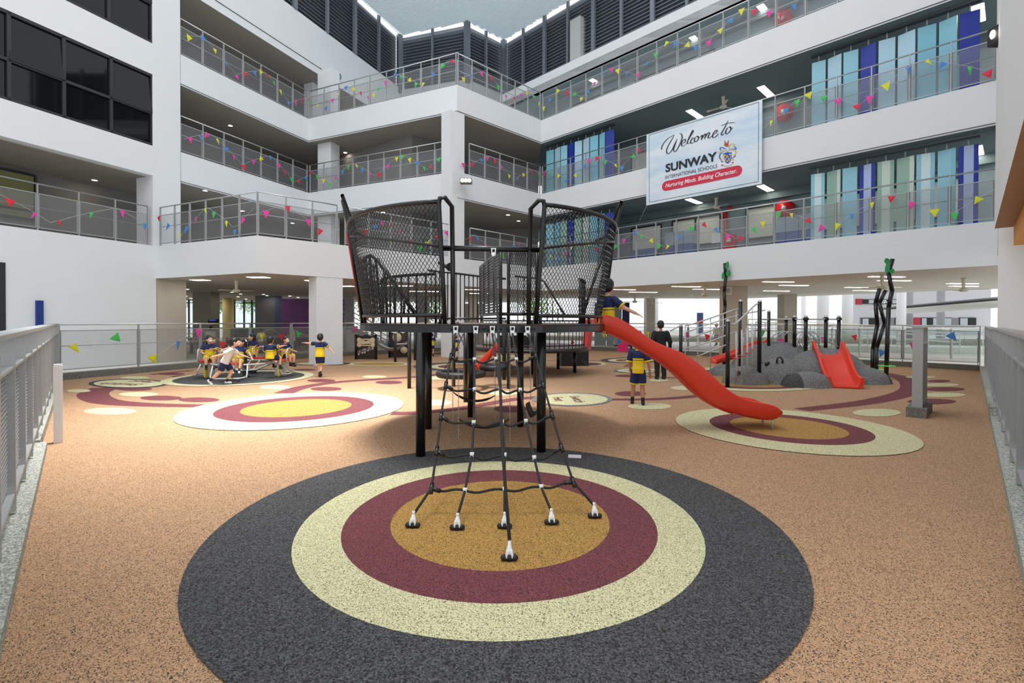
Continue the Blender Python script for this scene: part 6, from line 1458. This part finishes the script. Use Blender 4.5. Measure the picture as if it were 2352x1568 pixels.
def person(label, pos, face, H, J=None, base=STD, top='uniform', bottom='short', hair='boy', mask=False, skin=SKIN, look=None, shoe=SHOE, slim=1.0, vs=None, z0=0.0, wide=1.0, hs=.94):
    J = {**base, **(J or {})}; f = V((face[0], face[1], 0)).normalized(); r = V((f.y, -f.x, 0)); O = V((pos[0], pos[1], z0))
    W = {k: O + (r * p[0] * wide + f * p[1] + V((0, 0, p[2]))) * H for k, p in J.items()}
    lk = V((look[0], look[1], 0)).normalized() if look else f; lr = V((lk.y, -lk.x, 0)); HD = W['hed']
    t = thing('person', label, 'person', O if z0 else (pos[0], pos[1], 0)); vs = vs or .0062 * H
    Rh = Matrix((lr, lk, V((0, 0, 1)))).transposed(); up = (W['nek'] - W['pel']).normalized(); sd = (W['shr'] - W['shl']).normalized(); fw = up.cross(sd).normalized() * 1.0
    Rt = Matrix((sd, -fw if fw.dot(f) < 0 else fw, up)).transposed()
    h = H; hd = H * hs; m = MB()
    m.ell(HD, (.066 * hd, .078 * hd, .086 * hd), rot=Rh, nu=18, nv=14); m.ell(HD + (lk * .02 - V((0, 0, .045))) * hd, (.048 * hd, .052 * hd, .042 * hd), rot=Rh)
    m.ell(HD + (lk * .076 - V((0, 0, .018))) * hd, (.011 * hd, .014 * hd, .016 * hd), rot=Rh, nu=8, nv=6)
    for s in (-1, 1): m.ell(HD + (lr * .066 * s - V((0, 0, .012))) * hd, (.009 * hd, .016 * hd, .022 * hd), rot=Rh, nu=8, nv=6)
    m.cap(W['nek'] - up * .03 * hd, HD - V((0, 0, .05 * hd)), .034 * hd, .032 * hd)
    m.ell(W['che'] + up * .03 * h, (.088 * h * slim, .056 * h, .085 * h), rot=Rt); m.ell((W['che'] + W['pel']) / 2, (.076 * h * slim, .052 * h, .09 * h), rot=Rt); m.ell(W['pel'] + up * .01 * h, (.082 * h * slim, .058 * h, .065 * h), rot=Rt)
    for s, a, b, c in ((-1, 'shl', 'ell', 'wrl'), (1, 'shr', 'elr', 'wrr')):
        m.cap(W['che'] + up * .06 * h, W[a], .05 * h, .032 * h); m.cap(W[a], W[b], .031 * h, .025 * h); m.cap(W[b], W[c], .025 * h, .017 * h)
        d = (W[c] - W[b]).normalized(); n = d.cross(V((0, 0, 1)));
        n = n.normalized() if n.length > .2 else r.copy(); w = n.cross(d).normalized(); pc = W[c] + d * .026 * h
        m.ell(pc, (.02 * h, .026 * h, .010 * h), rot=Matrix((n, d, w)).transposed(), nu=10, nv=8)
        for k, (x, l) in enumerate(((-.015, .036), (-.005, .044), (.005, .041), (.015, .032))):
            p0 = pc + n * x * h + d * .016 * h; p1 = p0 + (d + n * x * 6 - w * .12) .normalized() * l * .6 * h; p2 = p1 + (d + n * x * 5 - w * .55).normalized() * l * .45 * h
            m.cap(p0, p1, .0068 * h, .0062 * h, 6); m.cap(p1, p2, .0062 * h, .005 * h, 6)
        th = W[c] + d * .012 * h + n * .016 * h * -s; m.cap(th, th + (d * .5 - n * s * .8).normalized() * .026 * h, .0078 * h, .006 * h, 6)
    for a, b, c in (('hil', 'knl', 'anl'), ('hir', 'knr', 'anr')):
        m.cap(W[a], W[b], .05 * h, .034 * h); cm = W[b] + (W[c] - W[b]) * .35; m.cap(W[b], cm, .033 * h, .034 * h); m.cap(cm, W[c], .034 * h, .02 * h)
    b = build(m, 'body', skin, t); vox(b, vs)
    # clothes
    def cloth(fn, name, mt, k=1.0): m = MB(); fn(m); o = build(m, name, mt, t); vox(o, vs * 1.25 * k, 5); return o
    e = .011 * h; mid = W['che'] + (W['pel'] - W['che']) * .08; two = top == 'uniform'
    def lerp(a, b, s): return a + (b - a) * s
    def loft(m, rows):
        vs_ = []; N = 20
        for s, rx, ry in rows:
            c = lerp(W['pel'], W['che'], s) if s <= 1 else lerp(W['che'], W['nek'], s - 1)
            for i in range(N):
                a = 2 * math.pi * i / N; ca, sa = math.cos(a), math.sin(a); g = (abs(ca) ** 2.6 + abs(sa) ** 2.6) ** (-1 / 2.6)
                vs_.append(c + Rt @ V((rx * h * slim * ca * g, ry * h * sa * g, 0)))
        m.add(vs_, [(i * N + j, i * N + (j + 1) % N, (i + 1) * N + (j + 1) % N, (i + 1) * N + j) for i in range(len(rows) - 1) for j in range(N)] + [tuple(reversed(range(N))), tuple(range((len(rows) - 1) * N, len(rows) * N))], 0, True)
    def sleeves(m, s=.62, x=0):
        for a, b, c in (('shl', 'ell', 'wrl'), ('shr', 'elr', 'wrr')):
            m.cap(W['che'] + up * .055 * h, W[a], .054 * h + e * .3, .036 * h + e * .4); m.cap(W[a], lerp(W[a], W[b], s if s < 1 else 1), .033 * h + e, (.036 if s < 1 else .03) * h + e)
            if s > 1: m.cap(W[b], lerp(W[b], W[c], .92), .027 * h + e * .6, .018 * h + e * .6)
    long = top == 'black'
    def yoke(m):
        sleeves(m, 2 if long else .62); loft(m, [(1.0, .100, .066), (1.3, .104, .066), (1.62, .100, .058), (1.85, .074, .047), (2.0, .046, .042)])
    def lower(m):
        loft(m, [(-.12 if base is SIT else -.22, .106, .080), (.1, .104, .078), (.45, .097, .069), (.8, .099, .067), (1.02, .1005, .0665)])
    tm = {'uniform': NAVY, 'white': WCL, 'black': BCL, 'cream': KM}[top]; lm = {'uniform': YCL, 'white': WCL, 'black': BCL, 'cream': KM}[top]
    sh = cloth(lambda m: (yoke(m), None if two else lower(m)), 'shirt', tm)
    if two:
        sh['label'] = 'navy shirt yoke and sleeves'; lo = cloth(lower, 'shirt_lower', lm); lo['label'] = 'yellow lower shirt'
        for a, b in (('shl', 'ell'), ('shr', 'elr')): m = MB(); p = lerp(W[a], W[b], .74); q = lerp(W[a], W[b], .86); m.tube([p, q], [.037 * h + e, .037 * h + e], 14); build(m, 'cuff', YCL, t)
        m = MB(); cN = W['nek'] + up * .0 * h; m.tube([cN + sd * (.042 * h * math.cos(a)) + Rt @ V((0, .04 * h * math.sin(a), 0)) - up * (.012 * h * (1 + math.sin(a))) for a in [2 * math.pi * i / 14 for i in range(14)]], .009 * h, 6, closed=True); build(m, 'collar', YCL, t)
        m = MB(); c0 = lerp(W['che'], W['pel'], .13); gg = lambda a: (abs(math.cos(a)) ** 2.6 + abs(math.sin(a)) ** 2.6) ** (-1 / 2.6); m.tube([c0 + Rt @ V((.1005 * h * slim * math.cos(a) * gg(a), .068 * h * math.sin(a) * gg(a), 0)) for a in [2 * math.pi * i / 24 for i in range(24)]], .004 * h, 6, closed=True); build(m, 'stripe', NAVY, t)
    def pants(m):
        m.ell(W['pel'], (.088 * h * slim, .066 * h, .062 * h), rot=Rt, nu=14)
        for a, b, c in (('hil', 'knl', 'anl'), ('hir', 'knr', 'anr')):
            if bottom == 'long': m.cap(W[a], W[b], .052 * h + e, .037 * h + e); m.cap(W[b], lerp(W[b], W[c], .95), .037 * h + e, .03 * h + e * .6)
            else: m.tube([lerp(W[a], W[b], -.12), lerp(W[a], W[b], .3), lerp(W[a], W[b], .86)], [.050 * h, .062 * h, .060 * h], 14)
    bm_ = {'uniform': NAVY, 'white': NAVY, 'black': BCL, 'cream': GCL}[top]; cloth(pants, 'trousers' if bottom == 'long' else 'shorts', bm_)
    if two and bottom == 'short':
        for a, b in (('hil', 'knl'), ('hir', 'knr')): m = MB(); m.tube([lerp(W[a], W[b], .79), lerp(W[a], W[b], .875)], [.0615 * h, .0615 * h], 14); build(m, 'hem', YCL, t)
    for a, kn in (('anl', 'knl'), ('anr', 'knr')):
        leg = (W[a] - W[kn]).normalized(); fd = f - leg * f.dot(leg); fd = fd.normalized() if fd.length > .3 else f
        if leg.z < -.8: fd = f
        m = MB(); m.cap(W[a] + leg * .012 * h - fd * .012 * h, W[a] + leg * .022 * h + fd * .075 * h, .027 * h, .023 * h, 12); o = build(m, 'shoe', shoe, t); vox(o, vs * 1.2, 2)
        if bottom == 'short': m = MB(); m.tube([lerp(W[a], W[kn], .28), W[a] + leg * .01 * h], [.026 * h, .024 * h], 10); build(m, 'sock', BCL if shoe is SHOE else SHOE, t)
    m = MB(); m.ell(HD + (V((0, 0, .016)) - lk * .010) * hd, (.073 * hd, .082 * hd, .083 * hd), rot=Rh, nu=18, nv=14); hb = HD - lk * .03 * hd
    m.ell(hb - V((0, 0, .01 * hd)), (.070 * hd, .062 * hd, .072 * hd), rot=Rh, nu=16)
    if hair == 'bun': m.ell(HD - (lk * .095 + V((0, 0, .005))) * hd, .034 * hd); m.cap(HD - lk * .1 * hd + lr * .02 * hd, HD - (lk * .12 - lr * .05 - V((0, 0, .015))) * hd, .02 * hd, .012 * hd)
    if hair == 'pony': m.cap(HD - (lk * .09) * hd, HD - (lk * .12 + V((0, 0, .13))) * hd, .024 * hd, .012 * hd)
    if hair == 'pigtails':
        for s in (-1, 1): m.cap(HD + (lr * .07 * s - lk * .05 + V((0, 0, .03))) * hd, HD + (lr * .11 * s - lk * .06 - V((0, 0, .06))) * hd, .022 * hd, .012 * hd)
    if hair == 'long': m.cap(hb, hb - V((0, 0, .12 * hd)) - lk * .02 * hd, .066 * hd, .045 * hd)
    # keep the face clear
    hr = build(m, 'hair', HAIR, t); vox(hr, vs * 1.2, 3)
    m = MB(); m.ell(HD + (lk * .03 - V((0, 0, .022))) * hd, (.060 * hd, .060 * hd, .066 * hd), rot=Rh, nu=18, nv=14); fa = build(m, 'face', skin, t)
    for s in (-1, 1):
        m = MB(); m.ell(HD + (lk * .086 + lr * .024 * s - V((0, 0, .008))) * hd, (.0085 * hd, .005 * hd, .005 * hd), rot=Rh, nu=8, nv=6); build(m, 'eye', EYEM, t)
    if mask: m = MB(); m.ell(HD + (lk * .050 - V((0, 0, .038))) * hd, (.046 * hd, .048 * hd, .036 * hd), rot=Rh, nu=16, nv=10); build(m, 'face_mask', MASKM, t)
    else: m = MB(); m.ell(HD + (lk * .086 - V((0, 0, .053))) * hd, (.016 * hd, .005 * hd, .004 * hd), rot=Rh, nu=8, nv=6); build(m, 'mouth', LIPM, t); m = MB(); m.ell(HD + (lk * .093 - V((0, 0, .026))) * hd, (.009 * hd, .011 * hd, .012 * hd), rot=Rh, nu=8, nv=6); build(m, 'nose', skin, t)
    return t
def gp(px, py): q = unz(px, py); return (q.x, q.y)
# boy seated at the top of the long slide
q = un(1402, 700, 7.3)
person('boy in navy and yellow uniform seated atop the long red slide, back turned', (q.x - .07, 7.22), (.85, .5), 1.3, dict(hed=(.0, .02, .43), nek=(0, .0, .315), ell=(-.15, .06, .15), wrl=(-.16, .18, .16), shr=(.105, .01, .27), elr=(.20, .07, .18), wrr=(.30, .16, .115), knl=(.02, .17, .0), knr=(.13, .13, .0), anl=(.10, .30, -.13), anr=(.20, .26, -.13)), SIT, look=(.45, .9), vs=.006, z0=1.56)
person('boy in navy and yellow uniform standing beneath the long red slide, head bent behind it', gp(1466, 929), (.35, .93), 1.31, dict(hed=(-.02, .05, .89), anl=(-.09, .03, .045), anr=(.07, -.04, .045), knl=(-.075, .03, .275), wrl=(-.12, .08, .47), ell=(-.135, .0, .6)), look=(.3, .9), skin=SKIND, vs=.0065, slim=.85)
person('woman in long-sleeved black top and black trousers standing with her back turned behind the slide', gp(1517, 871), (-.05, 1), 1.66, dict(ell=(-.15, -.02, .62), elr=(.15, -.02, .62), wrl=(-.12, .06, .52), wrr=(.17, .03, .48)), top='black', bottom='long', hs=.77, slim=.9, hair='boy', skin=SKIND)
person('girl in navy and yellow uniform running outward, hand held by the seated boy', gp(735, 866), (.05, 1), 1.24, dict(shl=(-.105, 0, .765), ell=(-.22, .01, .76), wrl=(-.34, .0, .775), elr=(.20, .0, .68), wrr=(.29, .0, .58), knl=(-.03, .02, .27), anl=(-.01, .0, .05), knr=(.03, .03, .28), anr=(.03, -.05, .08), pel=(0, 0, .5)), hair='bun', look=(-.3, .95), wide=1.0)
person('boy in white shirt and navy shorts running and pushing the merry-go-round', gp(520, 884), (.93, .36), 1.27, dict(pel=(0, -.02, .46), che=(0, .05, .62), nek=(0, .10, .72), hed=(0, .14, .83), shl=(-.1, .09, .69), shr=(.1, .09, .69), ell=(-.12, .2, .58), wrl=(-.1, .32, .54), elr=(.15, -.04, .60), wrr=(.17, -.18, .57), hil=(-.045, -.02, .45), hir=(.045, -.02, .45), knl=(-.05, .08, .26), anl=(-.05, .0, .06), knr=(.05, -.10, .26), anr=(.05, -.27, .10)), top='white', mask=True, shoe=WSH, look=(.9, .45))
Zs = .50
def on_mg(ang, r): return (MC.x + r * math.cos(dg(ang)), MC.y + r * math.sin(dg(ang)))
person('girl with white headband riding the farthest left seat of the merry-go-round', on_mg(166, 1.12), (1, -.25), 1.12, dict(anl=(-.06, .15, -.24), anr=(.07, .15, -.24)), SIT, hair='pony', z0=.56)
person('girl with a white mask and long hair riding the left seat of the merry-go-round', on_mg(200, .86), (.55, -.8), 1.24, dict(wrl=(-.05, .2, .2), ell=(-.14, .08, .17)), SIT, hair='long', mask=True, z0=.575, look=(.8, -.5))
person('small masked child low at the back of the merry-go-round behind the running boy', on_mg(132, .8), (.2, -1), 1.05, None, SIT, mask=True, z0=.56)
person('girl standing at the back of the merry-go-round beside its black pole', (MC.x - .30, MC.y + 1.0), (-.4, -.9), 1.22, dict(hed=(0, .03, .90)), hair='long', look=(-.7, -.5))
person('smiling girl leaning back on the front seat of the merry-go-round, arms spread', on_mg(288, .78), (.45, -.75), 1.16, dict(che=(.0, -.02, .17), nek=(-.02, -.05, .29), hed=(-.06, -.03, .39), shl=(-.1, -.04, .25), shr=(.1, -.04, .27), ell=(-.20, .06, .16), wrl=(-.25, .14, .05), elr=(.22, -.02, .26), wrr=(.33, .0, .22), knl=(-.03, .21, -.02), knr=(.08, .21, .0), anl=(.0, .30, -.24), anr=(.12, .31, -.24)), SIT, hair='pony', z0=.56, look=(-.35, -.9), shoe=WSH)
person('girl with pigtails riding the back seat of the merry-go-round, right of the pole', on_mg(62, .85), (-.2, 1), 1.05, None, SIT, hair='pigtails', z0=.56)
person('boy with his back turned on the right seat of the merry-go-round, reaching out', on_mg(338, .95), (.15, 1), 1.2, dict(elr=(.22, .0, .255), wrr=(.33, .0, .28), knr=(.14, .15, -.0), anr=(.16, .12, -.22)), SIT, z0=.575, look=(.0, 1))
person('boy facing right on the far side of the right merry-go-round seat', on_mg(24, 1.02), (.9, -.3), 1.16, dict(anl=(-.05, .2, -.22)), SIT, z0=.575, mask=True)
for px, py, Y, H, lb, kw in ((484, 0, 23.2, 1.32, 'person in cream shirt standing left in the canteen before the column', dict(top='cream', hair='bun', face=(-.3, 1))), (600, 0, 23.4, 1.25, 'person in cream shirt and grey shorts standing with back turned in mid canteen', dict(top='cream', face=(0, 1))),
                             (673, 0, 22.9, 1.38, 'person in cream shirt and grey shorts standing before the purple canteen wall', dict(top='cream', face=(-.9, -.3)))):
    c = un(px, 740, Y); face = kw.pop('face'); person(lb, (c.x, Y), face, H, None, **kw, vs=.011, hs=.88)
person('boy in navy and yellow uniform standing at the far fence left of the net', gp(992, 818), (-.05, 1), 1.05, dict(wrl=(-.1, .15, .6), wrr=(.1, .15, .6)), vs=.010)
person('child in navy and yellow uniform far back, seen through the left net rope', gp(1047, 824), (.4, 1), 1.02, dict(wrl=(-.1, .15, .6)), vs=.010)
c = un(1646, 740, 32); person('distant person in grey shorts walking on the bright walkway beyond the bridge rails', (c.x, 32), (-.8, -.5), 1.5, dict(knl=(-.05, .08, .28), anl=(-.05, .12, .05), anr=(.05, -.12, .07)), top='cream', vs=.013)
